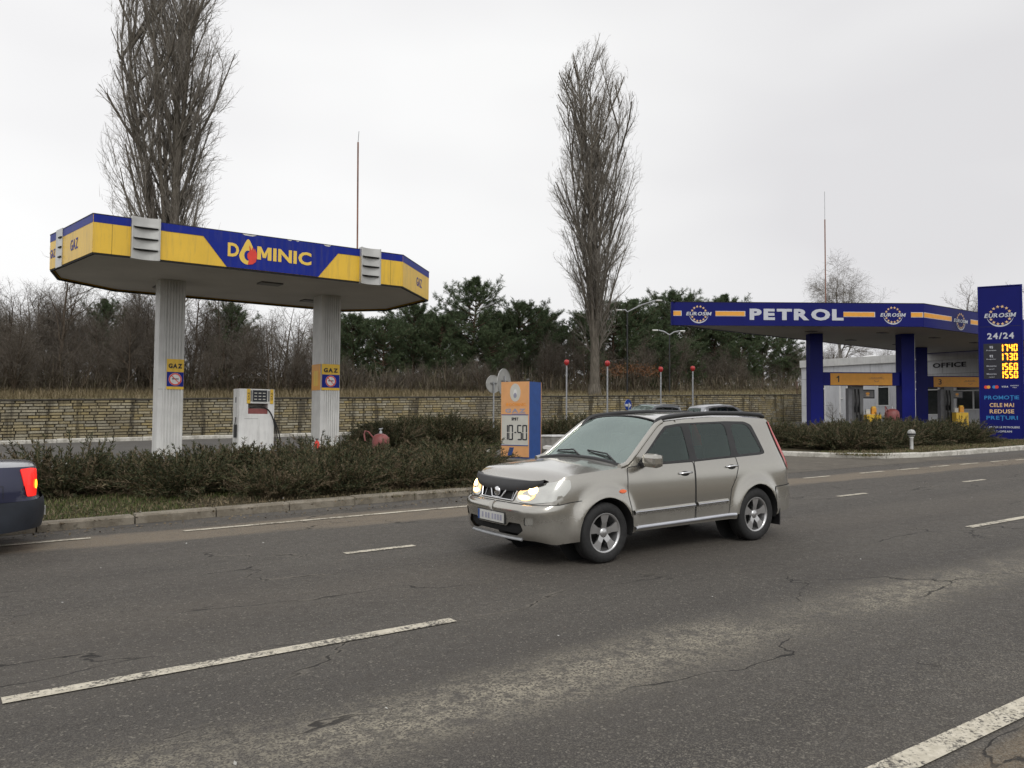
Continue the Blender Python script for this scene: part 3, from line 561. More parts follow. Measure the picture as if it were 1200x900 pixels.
def hose(root, pts, r=.016, name='hose', k='rubber'):
    P = [Vector(p) for p in pts]; out = []
    for i in range(len(P)-1):
        p0, p1, p2, p3 = P[max(i-1, 0)], P[i], P[i+1], P[min(i+2, len(P)-1)]
        for j in range(6): t = j/6; out.append(.5*((2*p1)+(p2-p0)*t+(2*p0-5*p1+4*p2-p3)*t*t+(3*p1-p0-3*p2+p3)*t**3))
    out.append(P[-1]); h = MB(); h.tube(out, r, k, 6); return h.build(name, root)
def gas_pump():
    x, y = 7.02, 21.75; root = empty('gas_pump', gp(x, y, .15)); W, D_, HH = .92, .52, 1.88; b = MB(); fr = Fr((-W/2, -D_/2, 0), (1, 0, 0))
    b.box((0, 0, .62), (W, D_, 1.22), 'white', bev=.012); b.box((-W/2+.115, 0, 1.37), (.23, D_-.004, .28), 'white'); b.box((W/2-.085, 0, 1.37), (.17, D_-.004, .28), 'white')
    b.box((0, 0, 1.69), (W, D_, .38), 'white', bev=.012); b.box((.03, .18, 1.37), (.5, .06, .27), 'lcd')
    fr.rect(b, .14, 1.10, .50, 1.108, 0, .003, 'joint'); fr.rect(b, .02, .2, .9, .206, 0, .003, 'joint')
    fs_ = Fr((-W/2, D_/2, 0), (0, -1, 0)); fs_.rect(b, .2, 1.52, .26, 1.66, 0, .006, 'blackp'); fs_.rect(b, .30, .1, .304, 1.8, 0, .003, 'joint')
    b.build('pump_housing', root)
    d = MB(); fr.rect(d, .335, 1.55, .72, 1.85, .012, .022, 'grey'); fr.rect(d, .35, 1.565, .705, 1.835, .022, .026, 'ledbg')
    for r_ in range(3):
        for q in range(3): fr.rect(d, .38+q*.11, 1.60+r_*.08, .45+q*.11, 1.622+r_*.08, .026, .028, 'lcd')
    d.build('display', root)
    for a in (.19, .80):
        p = MB(); fr.rect(p, a, 1.50, a+.085, 1.875, .013, .020, 'yellow')
        vf = Fr(fr.p(0, 0, .02), fr.r); t = MB()
        Fr(fr.p(a+.042, 1.69, .02), (0, 0, 1), (-1, 0, 0)).text(p, 'GAZ', 0, 0, .20, .05, 0, .003, 'blackp', bold=.02); p.build('price_strip', root)
    for a in (.285, .75):
        p = MB(); fr.rect(p, a, 1.56, a+.03, 1.84, .013, .018, 'grey'); p.build('vent_strip', root)
    m = MB(); m.box((.03, -.02, 1.30), (.52, D_-.08, .14), 'maroon', bev=.02); m.build('nozzle_tray', root)
    hose(root, [(-.18, -.22, 1.38), (.1, -.25, 1.41), (.30, -.28, 1.33), (.43, -.32, 1.05), (.47, -.34, .6), (.45, -.32, .3), (.40, -.28, .45)])
    hose(root, [(.46, -.05, 1.22), (.52, -.08, 1.12), (.60, -.1, .7), (.63, -.1, .3), (.55, -.1, .22)]); hose(root, [(.46, .05, 1.24), (.56, .05, 1.12), (.70, .05, .75), (.76, .05, .4), (.74, .05, .26), (.62, 0, .22)])
    n = MB(); n.box((-W/2-.03, -.05, .78), (.05, .14, .34), 'blk', bev=.015); n.tube([(-W/2-.04, -.05, .95), (-W/2-.02, -.05, 1.14)], .012, 'blk', 6); n.build('nozzle', root)
    tag(root, 'white gas pump with black hoses standing between the two fluted columns', 'fuel pump')
gas_pump()
def extinguisher_small():
    root = empty('fire_extinguisher', gp(8.62, 21.35, .15)); b = MB(); b.lathe([(0, 0), (.075, .0), (.078, .03), (.078, .40), (.055, .47), (.02, .49), (.02, .52), (0, .52)], 'red', n=16); b.lathe([(.079, .16), (.080, .17), (.080, .28), (.079, .29)], 'white', n=16); b.build('cylinder', root)
    h = MB(); h.box((0, 0, .54), (.05, .12, .03), 'blk'); h.tube([(0, .03, .53), (.07, .07, .45), (.09, .05, .2)], .01, 'blk', 6); h.build('handle', root)
    tag(root, 'small red fire extinguisher at the foot of the right fluted column', 'fire extinguisher')
extinguisher_small()
def trolley_tank(loc, label, rz=0, s=1.):
    root = empty('wheeled_fire_extinguisher', loc, rz); b = MB()
    b.lathe([(0, .16), (.22*s, .18), (.27*s, .24), (.28*s, .80*s), (.26*s, .92*s), (.19*s, 1.0*s), (.09*s, 1.04*s), (0, 1.05*s)], 'maroon', n=28); b.build('pressure_vessel', root)
    v = MB(); v.lathe([(.04, 1.03*s), (.04, 1.12*s), (.018, 1.13*s), (.018, 1.2*s), (0, 1.2*s)], 'galv', n=12); v.tube([(-.05, 0, 1.19*s), (.06, 0, 1.21*s)], .018, 'galv', 8); v.build('valve', root)
    w_ = MB()
    for q in (-.3, .3): w_.lathe([(.0, -.03), (.15, -.03), (.16, -.02), (.16, .02), (.15, .03), (0, .03)], 'rubber', c=(q*s, .12, .16), ax=(Vector((0, 1, 0)), Vector((0, 0, 1)), Vector((1, 0, 0))), n=20)
    w_.tube([(-.3*s, .12, .16), (.3*s, .12, .16)], .015, 'grey', 6); w_.build('wheel_pair', root)
    h = MB(); h.tube([(-.2*s, .1, .9*s), (-.36*s, .15, 1.1*s), (-.47*s, .16, 1.13*s), (-.52*s, .14, 1.02*s), (-.5*s, .1, .8*s)], .022, 'maroon', 8); h.build('hose', root); h = MB(); h.tube([(.29*s, -.02, .92*s), (.29*s, -.02, .2)], .016, 'maroon', 6); h.build('frame_tube', root)
    tag(root, label, 'fire extinguisher', None)
trolley_tank(gp(9.9, 20.1, .02), 'faded red wheeled extinguisher tank behind the hedge, right of the fluted column', 0, .80)
trolley_tank(gp(36.0, 20.9, .12), 'maroon wheeled extinguisher tank beside the second blue column of the petrol canopy', .3, 1.15)

# ------------------------------------------------------------------ price sign by the left hedge
def seg_digit(fr, mb, ch, a, b, w, h, d0, d1, k, t=None):
    t = t or w*.2; on = {'0': 'abcdef', '1': 'bc', '2': 'abged', '3': 'abgcd', '4': 'fgbc', '5': 'afgcd', '6': 'afgedc', '7': 'abc', '8': 'abcdefg', '9': 'abcdfg', '-': 'g'}[ch]; g_ = t*.12
    for s_ in on:
        if s_ in 'agd': y = {'a': b+h-t, 'g': b+h/2-t/2, 'd': b}[s_]; fr.plate(mb, [(a+g_+t*.3, y+t/2), (a+g_+t*.8, y), (a+w-g_-t*.8, y), (a+w-g_-t*.3, y+t/2), (a+w-g_-t*.8, y+t), (a+g_+t*.8, y+t)], d0, d1, k)
        else:
            x = a if s_ in 'ef' else a+w-t; y0, y1 = (b, b+h/2) if s_ in 'ec' else (b+h/2, b+h); y0 += g_; y1 -= g_; fr.plate(mb, [(x, y0+t*.4), (x+t/2, y0), (x+t, y0+t*.4), (x+t, y1-t*.4), (x+t/2, y1), (x, y1-t*.4)], d0+.0005, d1+.0005, k)
def price_sign():
    base = gp(13.55, 18.75, .08); root = empty('gas_price_sign', base); r = Vector((RI.x, RI.y, 0)).normalized(); f2 = Vector((FW.x, FW.y, 0)).normalized()
    rr = (r*.85 - f2*.53).normalized(); W, D_, HH = .90, .66, 2.17; fr = Fr(-rr*W/2 - rr.cross(Vector((0, 0, 1)))*-.0, rr); fr.o = -rr*W/2 + fr.n*D_/2
    b = MB(); b.box((0, 0, HH/2), (W-.012, D_-.012, HH), 'blue3', ax=(rr, -fr.n, Vector((0, 0, 1)))); b.box((0, 0, .03), (W+.1, D_+.1, .06), 'concrete', ax=(rr, -fr.n, Vector((0, 0, 1)))); b.build('cabinet', root)
    for sgn in (1, -1):
        g = fr if sgn == 1 else Fr(rr*W/2 - fr.n*D_/2, -rr); p = MB()
        g.rect(p, 0, .10, W, HH, -.01, .012, 'peach'); g.rect(p, .02, .42, W-.02, 1.245, .012, .016, 'lcd')
        for v in (.405, 1.245): g.rect(p, .01, v, W-.01, v+.022, .012, .020, 'blue3')
        g.disc(p, .46, 1.87, .17, .012, .016, 'lcd', ry=.25); g.disc(p, .46, 1.84, .055, .016, .019, 'white', ry=.12); g.disc(p, .46, 1.79, .05, .019, .021, 'faded', ry=.07)
        g.star(p, .2, 1.54, .075, .012, .016, 'fadedo'); g.text(p, 'DOMINIC', .54, 1.54, .54, .085, .012, .016, 'fadedo', bold=.03); g.text(p, 'GAZ', .47, 1.37, .66, .115, .012, .016, 'faded', bold=.05); g.rect(p, .36, 1.275, .80, 1.295, .012, .015, 'faded')
        g.text(p, 'SPBT', .46, 1.14, .22, .085, .016, .020, 'blackp', bold=.05)
        for ch, a in (('1', .085), ('0', .25), ('-', .425), ('5', .535), ('0', .70)): seg_digit(g, p, ch, a, .56, .15 if ch != '-' else .10, .42, .016, .021, 'blackp', .034)
        g.plate(p, [(.22, .13), (.36, .13), (.43, .36), (.29, .36)], .012, .017, 'blue3')
        p.build('price_face', root)
    tag(root, 'faded orange and blue price sign reading GAZ and 10-50 behind the silver car bonnet', 'price sign')
price_sign()

# ------------------------------------------------------------------ petrol canopy, office and totem
def round_logo(fr, mb, a, b, r, wt, d0=0., sx=1.):
    for i in range(14):
        t = R(-90+360*(i+.5)/14)
        if abs(math.sin(t)) < .15: continue
        fr.star(mb, a+r*.86*math.cos(t), b+r*.86*math.sin(t), r*.17, d0, d0+.008, 'cream')
    fr.ring(mb, a, b+r*.02, r*1.0, r*1.14, d0, d0+.008, 'silver', n=24, a0=188, a1=350, taper=True)
    fr.text(mb, 'EUROSIM', a, b, wt, r*.42, d0+.009, d0+.018, 'silver', bold=.03, shear=.2)
def petrol_canopy():
    Z = 5.98; H = 1.0; base = gp(38, 21.5, 0); root = empty('petrol_station_canopy', base)
    pts = [(26.08, 25.1), (34.95, 18.8), (49.0, 18.8), (49.0, 26.3)]
    n = len(pts); cx, cy = 41, 22.5; ins = []
    for x, y in pts: l = math.hypot(x-cx, y-cy); ins.append((x-(x-cx)/l*.2, y-(y-cy)/l*.1))
    sf = MB(); poly_prism(sf, ins, Z+.02, Z+.5, 'soffit2', base)
    for x, y in ((33, 23), (36, 21.3), (40, 21), (44, 21), (38, 24.2), (42, 24)): sf.box(Vector((x, y, Z+.01))-base, (.5, .35, .04), 'grey')
    sf.build('soffit', root); rf = MB(); poly_prism(rf, ins, Z+.51, Z+.8, 'grey', base); rf.build('roof', root)
    for i in range(n):
        a, b = Vector(pts[i]), Vector(pts[(i+1) % n]); L = (b-a).length; d = (b-a)/L; fr = Fr((a.x-base.x, a.y-base.y, Z-base.z), (d.x, d.y, 0)); f = MB()
        fr.rect(f, .004, 0, L-.004, H, -.12, 0, 'blue2'); fr.rect(f, .0, H, L, H+.02, -.14, .015, 'blackp')
        for j in range(1, int(L/1.6)): fr.rect(f, j*1.6, .01, j*1.6+.008, H-.01, 0, .0015, 'blue2c')
        def bar(a0, a1): fr.rect(f, a0, .40, a1, .625, 0, .010, 'silver'); fr.rect(f, a0, .42, a1-.03, .605, .010, .014, 'orange')
        if i == 0:
            k_ = L/296.
            bar(.02, 12.3*k_); round_logo(fr, f, 32.5*k_, .5, .37, 1.10); bar(52*k_, 87*k_)
            fr.text(f, 'PETROL', 147*k_, .49, 110*k_, .50, 0, .015, 'silver', bold=.05); bar(202*k_, 239*k_); round_logo(fr, f, 260*k_, .5, .37, 1.10); bar(281*k_, L-.02)
        elif i == 1:
            bar(.02, 2.35); round_logo(fr, f, 3.15, .48, .37, 1.25); bar(4.05, 7.0); round_logo(fr, f, 8.6, .5, .37, 1.2); bar(9.9, 13.9)
        f.build('fascia', root)
    e = Vector((.812, -.584, 0)).normalized(); q = e.cross(Vector((0, 0, 1)))      # island direction
    cols = [((34.12, 23.62), .60), ((37.48, 21.08), .62), ((44.78, 24.36), .60), ((48.0, 21.9), .6)]; os_ = []
    for (x, y), s_ in cols:
        c = MB(); z0 = gz(x, y)-base.z-.05; z1 = Z+.02-base.z; c.box(Vector((x-base.x, y-base.y, (z0+z1)/2)), (s_, s_, z1-z0), 'blue2c', ax=(e, -q, Vector((0, 0, 1))), bev=.02); os_.append(c.build('column', root))
    dp = MB(); x, y = 37.48-base.x, 21.08-base.y; p0 = Vector((x, y, 0))+e*.36+q*.12; dp.tube([p0+Vector((0, 0, gz(37.5, 21)-base.z+.05)), p0+Vector((0, 0, Z-base.z))], .05, 'white', 8)
    for z_ in (2.2, 2.55, 3.0, 3.6): dp.box(p0+Vector((0, 0, z_)), (.08, .12, .06), 'white')
    dp.build('drainpipe', root)
    for (ca, cb, num, z0) in ((0, 1, '1', 2.42), (2, 3, '3', 2.42)):
        a = Vector((*cols[ca][0], 0)); b = Vector((*cols[cb][0], 0)); L = (b-a).length; d = (b-a)/L; bz = gz(a.x, a.y)+z0-base.z; bm = MB(); fr = Fr((a.x-base.x, a.y-base.y, bz), d); fr.o = fr.o + fr.n*.0
        fr.rect(bm, .30, -.02, L-.30, .60, -.15, .15, 'blue2c'); fr.rect(bm, .68, -.005, L-.68, .55, .15, .17, 'orange'); fr.plate(bm, [(1.03, .13), (1.08, .13), (1.08, .43), (1.04, .43), (.96, .36), (.96, .31), (1.03, .35)], .17, .176, 'blackp') if num == '1' else fr.text(bm, num, 1.02, .28, .17, .30, .17, .176, 'blackp', bold=.01)
        fr.rect(bm, L-1.75, .285, L-1.05, .30, .17, .174, 'rust'); fr.text(bm, 'EUROSIM', L-1.4, .345, .5, .05, .17, .174, 'rust'); fr.ring(bm, L-1.4, .26, .10, .12, .17, .174, 'rust', n=12, a0=200, a1=340)
        bm.build('island_number_beam', root)
    r_ = MB(); x, y = 36.05, 24.3; r_.tube([Vector((x, y, Z+.7))-base, Vector((x, y, Z+5.9))-base], .03, 'rust', 6); r_.tube([Vector((x, y, Z+5.9))-base, Vector((x, y, Z+7.3))-base], .012, 'galv', 5); r_.build('lightning_rod', root)
    tag(root, 'long dark blue petrol canopy with orange stripe, lettered PETROL and EUROSIM', 'canopy')
    return e, q
EV, QV = petrol_canopy()
def office():
    X0, X1, Y0, Y1 = 49.3, 60, 12.5, 35.1; base = gp(X0, 24, 0); root = empty('office_building', base); zb = gz(X0, Y0)-base.z-.1; zt = 6.0-base.z
    wl = MB(); wl.box((( X1-X0)/2+.1, (Y0+Y1)/2-24, (zb+zt)/2), (X1-X0-.2, Y1-Y0-.02, zt-zb-.02), 'offw'); fr = Fr((0, Y1-24, 0), (0, -1, 0))   # u runs toward the road, from Y1
    L = Y1-Y0; holes = []
    def bx(y): return Y1-y
    g0 = lambda y: gz(X0, y)-base.z
    # openings: (y_far, y_near, z0, z1) absolute
    ops = [(33.75, 33.25, 1.95, 4.55, 'w'), (31.7, 30.6, 1.78, 4.5, 'd'), (29.55, 28.7, 2.87, 4.55, 'w'), (26.9, 25.6, 2.3, 4.3, 'w'), (25.25, 24.85, 2.0, 4.3, 'w'), (24.65, 21.6, 2.6, 4.2, 'w'), (21.2, 20.1, 1.75, 4.1, 'd'), (19.5, 16.5, 2.6, 4.1, 'w'), (15.8, 13.5, 2.6, 4.1, 'w')]
    edges_y = sorted({bx(a) for o in ops for a in o[:2]} | {0, L})
    wall = MB(); lo, hi = 0, 0
    for u0, u1 in zip(edges_y[:-1], edges_y[1:]):
        op = [o for o in ops if abs(bx(o[0])-u0) < 1e-6]
        if op: fr.rect(wall, u0, zb, u1, op[0][2]-base.z, -.1, .1, 'offw'); fr.rect(wall, u0, op[0][3]-base.z, u1, zt, -.1, .1, 'offw')
        else: fr.rect(wall, u0, zb, u1, zt, -.1, .1, 'offw')
    for z_ in (2.95, 4.75): fr.rect(wall, 0, z_-base.z, bx(32.7+.0) , z_-base.z+.02, .1, .102, 'joint')
    for z_ in (4.75, ): fr.rect(wall, bx(32), z_-base.z, L, z_-base.z+.02, .1, .102, 'joint')
    for y_ in (34.3, 32.6, 30.0, 27.9, 25.4, 22): fr.rect(wall, bx(y_), 4.8-base.z, bx(y_)+.02, zt, .1, .102, 'joint')
    sl_ = Fr((X1-X0, Y1-24, 0), (-1, 0, 0)); 
    wo = wl.build('wall', root); wall.build('front_wall', root)
    pl = MB(); fr.rect(pl, -.02, zb-.2, L+.02, 1.95-base.z-.15, .1, .16, 'concrete'); pl.build('plinth', root)
    pp = MB(); fr.rect(pp, -.05, zt-.42, L+.05, zt+.06, .1, .22, 'colw'); pp.box(((X1-X0)/2, (Y0+Y1)/2-24, zt+.03), (X1-X0+.1, L+.1, .1), 'colw'); pp.build('parapet', root)
    for (a, b, z0, z1, kind) in ops:
        u0, u1 = bx(a), bx(b); w_ = MB(); z0 -= base.z; z1 -= base.z; t = .07
        fr.rect(w_, u0, z0, u1, z0+t, 0, .13, 'frame'); fr.rect(w_, u0, z1-t, u1, z1, 0, .13, 'frame'); fr.rect(w_, u0, z0+t, u0+t, z1-t, 0, .13, 'frame'); fr.rect(w_, u1-t, z0+t, u1, z1-t, 0, .13, 'frame')
        tr = z1-.5; fr.rect(w_, u0+t, tr, u1-t, tr+.06, 0, .12, 'frame')
        if u1-u0 > 1.5:
            for j in range(1, int((u1-u0)/1.1)+1): uu = u0+(u1-u0)*j/(int((u1-u0)/1.1)+1); fr.rect(w_, uu-.03, z0+t, uu+.03, tr, 0, .12, 'frame')
        if kind == 'd': fr.rect(w_, u0+t, z0+t, u1-t, z0+.9, 0, .09, 'offw'); fr.rect(w_, u1-t-.18, z0+1.0, u1-t-.14, z0+1.3, .12, .17, 'steel')
        wo_ = w_.build('window' if kind == 'w' else 'door', root); g = MB(); fr.rect(g, u0+t, z0+(t if kind == 'w' else .9), u1-t, z1-t, .02, .04, 'pane'); g.build('pane', wo_)
    for y_ in (32.1, 31.9):                                  # white tube post with brackets
        pass
    ps = MB(); yy = 32.0; ps.tube([(-.35, yy-24, g0(yy)), (-.35, yy-24, 4.75-base.z)], .05, 'frame', 8)
    for z_ in (2.4, 3.4, 4.3): ps.box((-.2, yy-24, z_-base.z), (.4, .08, .06), 'frame')
    ps.build('entrance_post', root)
    st = MB(); fr.text(st, 'OFFICE', bx(24.97), 5.27-base.z, 1.95, .29, .1, .13, 'blackp', bold=.035); st.build('lettering', root)
    cp = MB(); cp.lathe([(.9, 0), (.8, .2), (.5, .36), (0, .42)], 'white', c=(4, 34.0-24-1.6, zt+.08), n=20); cp.build('roof_dome', root)
    tag(root, 'grey panelled flat roofed office building at the far end of the petrol canopy', 'office building')
office()
def petrol_pump(c, label):
    root = empty('petrol_pump', gp(c[0], c[1], .12)); b = MB(); ax = (EV, -QV, Vector((0, 0, 1)))
    b.box((0, 0, 1.15), (.52, .42, 2.3), 'grey', ax=ax, bev=.02); b.box(EV*-.32+Vector((0, 0, 1.1)), (.22, .36, 2.1), 'joint', ax=ax, bev=.01); b.box((0, 0, .06), (1.4, .7, .12), 'concrete', ax=ax); b.build('pump_housing', root)
    s_ = MB(); s_.box(EV*.52+Vector((0, 0, 1.88)), (.66, .12, .42), 'ledbg', ax=ax, bev=.01); fr = Fr(EV*.52+Vector((0, 0, 1.88)), EV); fr.o += fr.n*.062; fr.rect(s_, -.28, -.16, .28, .16, 0, .004, 'grey'); fr.disc(s_, 0, .02, .09, .004, .008, 'orange', ry=.06); fr.rect(s_, -.08, -.1, .08, -.06, .004, .008, 'cream'); s_.build('display', root)
    for k in range(2):
        o = EV*(-.14+.16*k) + fr.n*.25; hose(root, [o+Vector((0, 0, 2.1)), o+fr.n*.08+Vector((0, 0, 1.6)), o+fr.n*.1+Vector((0, 0, .9)), o+fr.n*.06+EV*.05+Vector((0, 0, .35)), o+fr.n*.02+EV*.1+Vector((0, 0, .9))], .03)
        nn = MB(); nn.box(o+Vector((0, 0, 1.15)), (.08, .12, .26), 'blk', ax=ax, bev=.02); nn.tube([o+Vector((0, 0, 1.25)), o+fr.n*.05+Vector((0, 0, 1.5))], .02, 'blk', 6); nn.build('nozzle', root)
    tag(root, label, 'fuel pump')
petrol_pump((35.95, 22.65), 'tall grey petrol pump under the nearer orange beam, left of the second blue column')
petrol_pump((45.6, 23.3), 'tall grey petrol pump below the word OFFICE, just left of the blue price totem')
def service_box(c, label):
    root = empty('service_bin', gp(c[0], c[1], .1)); ax = (EV, -QV, Vector((0, 0, 1))); b = MB(); b.box((0, 0, .48), (.66, .42, .92), 'yellow', ax=ax, bev=.02); fr = Fr((0, 0, 0), EV); fr.o = fr.n*.212
    fr.rect(b, -.3, .55, .3, .565, 0, .004, 'joint'); fr.text(b, 'EUROSIM', 0, .36, .4, .06, 0, .004, 'blackp', bold=.02); fr.ring(b, 0, .33, .12, .14, 0, .004, 'blackp', n=10, a0=210, a1=330); b.build('bin_body', root)
    k = MB(); k.box(EV*.05+Vector((0, 0, 1.10)), (.22, .18, .30), 'orange', ax=ax, bev=.02); k.box(EV*.05+Vector((0, 0, 1.27)), (.16, .12, .10), 'yellow', ax=ax); k.build('squeegee_bucket', root)
    g = MB(); g.box(EV*-.22+Vector((0, 0, 1.07)), (.2, .12, .22), 'lcd', ax=ax, bev=.01); g.build('paper_dispenser', root)
    tag(root, label, 'bin')
service_box((36.15, 21.95), 'yellow service bin left of the maroon extinguisher tank')
service_box((44.9, 22.25), 'yellow service bin just left of the blue price totem')
def totem():
    p1 = Vector((36.92, 17.45)); p2 = Vector((37.62, 16.02)); d = (p2-p1).normalized(); W = (p2-p1).length; base = gp(37.3, 16.9, .1); base.z = gz(37.3, 16.9)+.02; root = empty('petrol_price_totem', base)
    HH = 6.55; fr = Fr((p1.x-base.x, p1.y-base.y, 0), (d.x, d.y, 0)); D_ = .62
    b = MB(); fr.rect(b, 0, -.2, W, HH, -D_, -.004, 'blue2'); 
    for a in (-.025, W-.03): fr.rect(b, a, -.15, a+.055, HH+.02, -D_-.01, .022, 'blue2c')
    fr.rect(b, -.03, HH+.02, W+.03, HH+.06, -D_-.02, .03, 'blue2c'); b.build('cabinet', root)
    f = MB(); fr.rect(f, .035, .0, W-.035, HH-.01, -.004, .004, 'blue2'); fr.rect(f, .035, 4.85, W-.035, 4.865, .004, .006, 'blackp')
    q = W/49.; cx = W*.5
    g = Fr(fr.p(0, 0, .004), fr.r)
    round_logo(g, f, cx, HH-1.22, .44, W*.74); g.text(f, '24/24', cx, HH-2.10, W*.62, .27, 0, .01, 'silver', bold=.03)
    g.rect(f, W*.10, 2.62, W*.90, 4.13, 0, .006, 'ledbg')
    for i, (z_, num, lab, sub) in enumerate(((3.78, '1740', '95', 'Premium'), (3.40, '1730', '92', 'Regular'), (2.98, '1560', 'Motorina', 'euro 5'), (2.64, '1550', 'Motorina', 'standard'))):
        g.rect(f, W*.13, z_-.02, W*.43, z_+.31, .006, .009, 'blackp')
        if i < 2: g.text(f, lab, W*.28, z_+.19, .13, .11, .009, .013, 'silver', bold=.03); g.text(f, sub, W*.28, z_+.06, .36, .05, .009, .013, 'silver', bold=.01)
        else: g.text(f, lab, W*.28, z_+.19, .36, .06, .009, .013, 'silver', bold=.01); g.text(f, sub, W*.28, z_+.06, .2, .045, .009, .013, 'silver', bold=.01)
        for k, ch in enumerate(num): seg_digit(g, f, ch, W*.47+k*W*.108, z_, W*.088, .30, .006, .016, 'led', .042)
    for a, c1, c2 in ((.17, 'red', 'orange'), (.36, 'cyan', 'red')): g.disc(f, W*a-.045, 2.27, .07, 0, .006, c1); g.disc(f, W*a+.05, 2.27, .07, .006, .009, c2)
    g.text(f, 'VISA', W*.58, 2.28, .24, .075, 0, .006, 'silver', bold=.04, shear=.2); g.text(f, 'MAESTRO', W*.80, 2.32, .3, .045, 0, .006, 'silver', bold=.02); g.text(f, 'VISA', W*.80, 2.24, .16, .045, 0, .006, 'silver', bold=.02)
    for t_, z_, w_, h_, k_ in (('PROMOȚIE', 1.80, .80, .22, 'cyan'), ('CELE MAI', 1.50, .56, .17, 'cream'), ('REDUSE', 1.23, .56, .17, 'cream'), ('PREȚURI', .94, .72, .22, 'cyan'), ('LA PRODUSE PETROLIERE', .56, .80, .085, 'silver'), ('EUROPEAN', .38, .44, .085, 'silver')): g.text(f, t_, cx, z_, W*w_, h_, 0, .008, k_, bold=.02)
    f.build('price_face', root)
    tag(root, 'tall blue price totem with glowing amber prices 1740, 1730, 1560 and 1550', 'price totem')
totem()
# ------------------------------------------------------------------ small street furniture
def bollard_lamp(x, y, label):
    r = empty('bollard_lamp', gp(x, y, .08)); p = MB(); p.lathe([(.055, 0), (.055, .42), (.07, .43), (.07, .45), (0, .45)], 'white', n=16); p.build('post', r)
    g = MB(); g.lathe([(0, .445), (.05, .45), (.10, .49), (.125, .56), (.12, .63), (.08, .69), (0, .71)], 'globe', n=20); g.build('globe', r); c = MB(); c.lathe([(.126, .53), (.128, .54), (.128, .565), (.126, .575)], 'blk', n=20); c.build('band', r); tag(r, label, 'garden lamp')
bollard_lamp(26.55, 14.75, 'short white globe lamp in front of the hedge below the petrol canopy')
def round_sign(x, y, top, ry_, rx, label, k='signback', front='white', face=None, hz=None, tbar=True, name='road_sign'):
    z0 = gz(x, y); base = Vector((x, y, z0)); r = empty(name, base); p = MB(); H_ = top-z0; p.tube([(0, 0, -.1), (0, 0, H_-.25)], .03, 'galv', 8); p.build('post', r)
    d = Vector((RI.x, RI.y, 0)).normalized(); f2 = Vector((FW.x, FW.y, 0)).normalized(); a = math.acos(min(1, rx/ry_)); e = (d*math.cos(a) + f2*math.sin(a)).normalized(); fr = Fr((0, 0, H_-ry_), e); s_ = MB()
    fr.disc(s_, 0, 0, ry_, -.036, -.030, k, n=32); fr.disc(s_, 0, 0, ry_, -.045, -.0365, front, n=32); fr.ring(s_, 0, 0, ry_-.02, ry_, -.030, -.018, k); s_.build('disc', r)
    if face:
        s2 = MB(); 
        for i in (0,): fr.disc(s2, 0, 0, ry_-.012, -.029, -.024, 'signblue', n=32); fr.plate(s2, [(-.24, -.08), (.05, -.08), (.05, -.16), (.24, -.02), (.05, .12), (.05, .04), (-.24, .04)], -.024, -.018, 'white')
        s2.build('arrow_face', r)
    if tbar: t = MB(); fr.rect(t, -ry_*.42, ry_*.02, ry_*.42, ry_*.02+.05, -.018, .012, 'grey'); fr.rect(t, -.03, -ry_, .03, ry_*.02, -.018, .02, 'grey'); t.build('bracket', r)
    tag(r, label, 'road sign')
round_sign(17.9, 26.6, gz(17.9, 26.6)+2.68, .35, .27, 'smaller round sign seen from behind on the thinner post, left of the pair')
round_sign(16.0, 23.1, gz(16, 23.1)+2.80, .47, .22, 'larger narrow looking round sign seen from behind above the orange price sign')
round_sign(31.0, 29.8, gz(31, 29.8)+1.42, .34, .33, 'round grey brown sign back just beyond the roof of the silver car', 'signback2', tbar=False)
round_sign(28.2, 30.0, gz(28.2, 30)+1.72, .27, .19, 'blue round arrow sign behind the parked pale hatchback', face=True, k='signblue', tbar=False)
for i, (x, y, h, lb) in enumerate(((28.4, 35.1, 3.55, 'first red lamp pole from the left, nearest the orange price sign'), (30.2, 33.8, 3.5, 'second red lamp pole from the left, just right of the poplar trunk'), (36.2, 35.7, 3.35, 'third red lamp pole from the left, above the rear of the silver car'), (37.8, 34.6, 3.4, 'rightmost of the four red lamp poles'))):
    r = empty('red_lamp_pole', gp(x, y)); p = MB(); p.tube([(0, 0, -.1), (0, 0, h)], .045, 'galv', 8); p.build('pole', r); l = MB(); l.lathe([(.06, h), (.07, h+.04), (.13, h+.08), (.145, h+.2), (.11, h+.29), (0, h+.33)], 'redlamp', n=16); l.build('lamp', r); tag(r, lb, 'warning lamp', 'red lamps on thin poles')
def street_lamp(x, y, h, arms, label):
    r = empty('street_lamp', Vector((x, y, hill_z(x, y)))); p = MB(); p.lathe([(.06, 0), (.045, h)], 'blk', n=10); p.build('pole', r); d = Vector((RI.x, RI.y, 0)).normalized()
    for s_, ln_ in arms:
        a = MB(); top = Vector((0, 0, h)); tip = top + d*s_*ln_ + Vector((0, 0, ln_*.42)); a.tube([top, top.lerp(tip, .5)+Vector((0, 0, .08)), tip], .05, 'galv', 6); ao = a.build('arm', r); hd = MB(); hd.box(tip+d*s_*.25, (.42, .18, .09), 'white', ax=(d, Vector((0, 0, 1)).cross(d), Vector((0, 0, 1))), bev=.04); hd.build('lamp_head', ao)
    tag(r, label, 'street lamp')
street_lamp(38.6, 41.2, 5.6, ((1, 1.9), (-1, .3)), 'street lamp with a long raised arm in front of the pines, right of the poplar')
street_lamp(44.5, 43.0, 4.3, ((1, .7), (-1, .8)), 'small twin armed street lamp in front of the dark pines left of the petrol canopy')
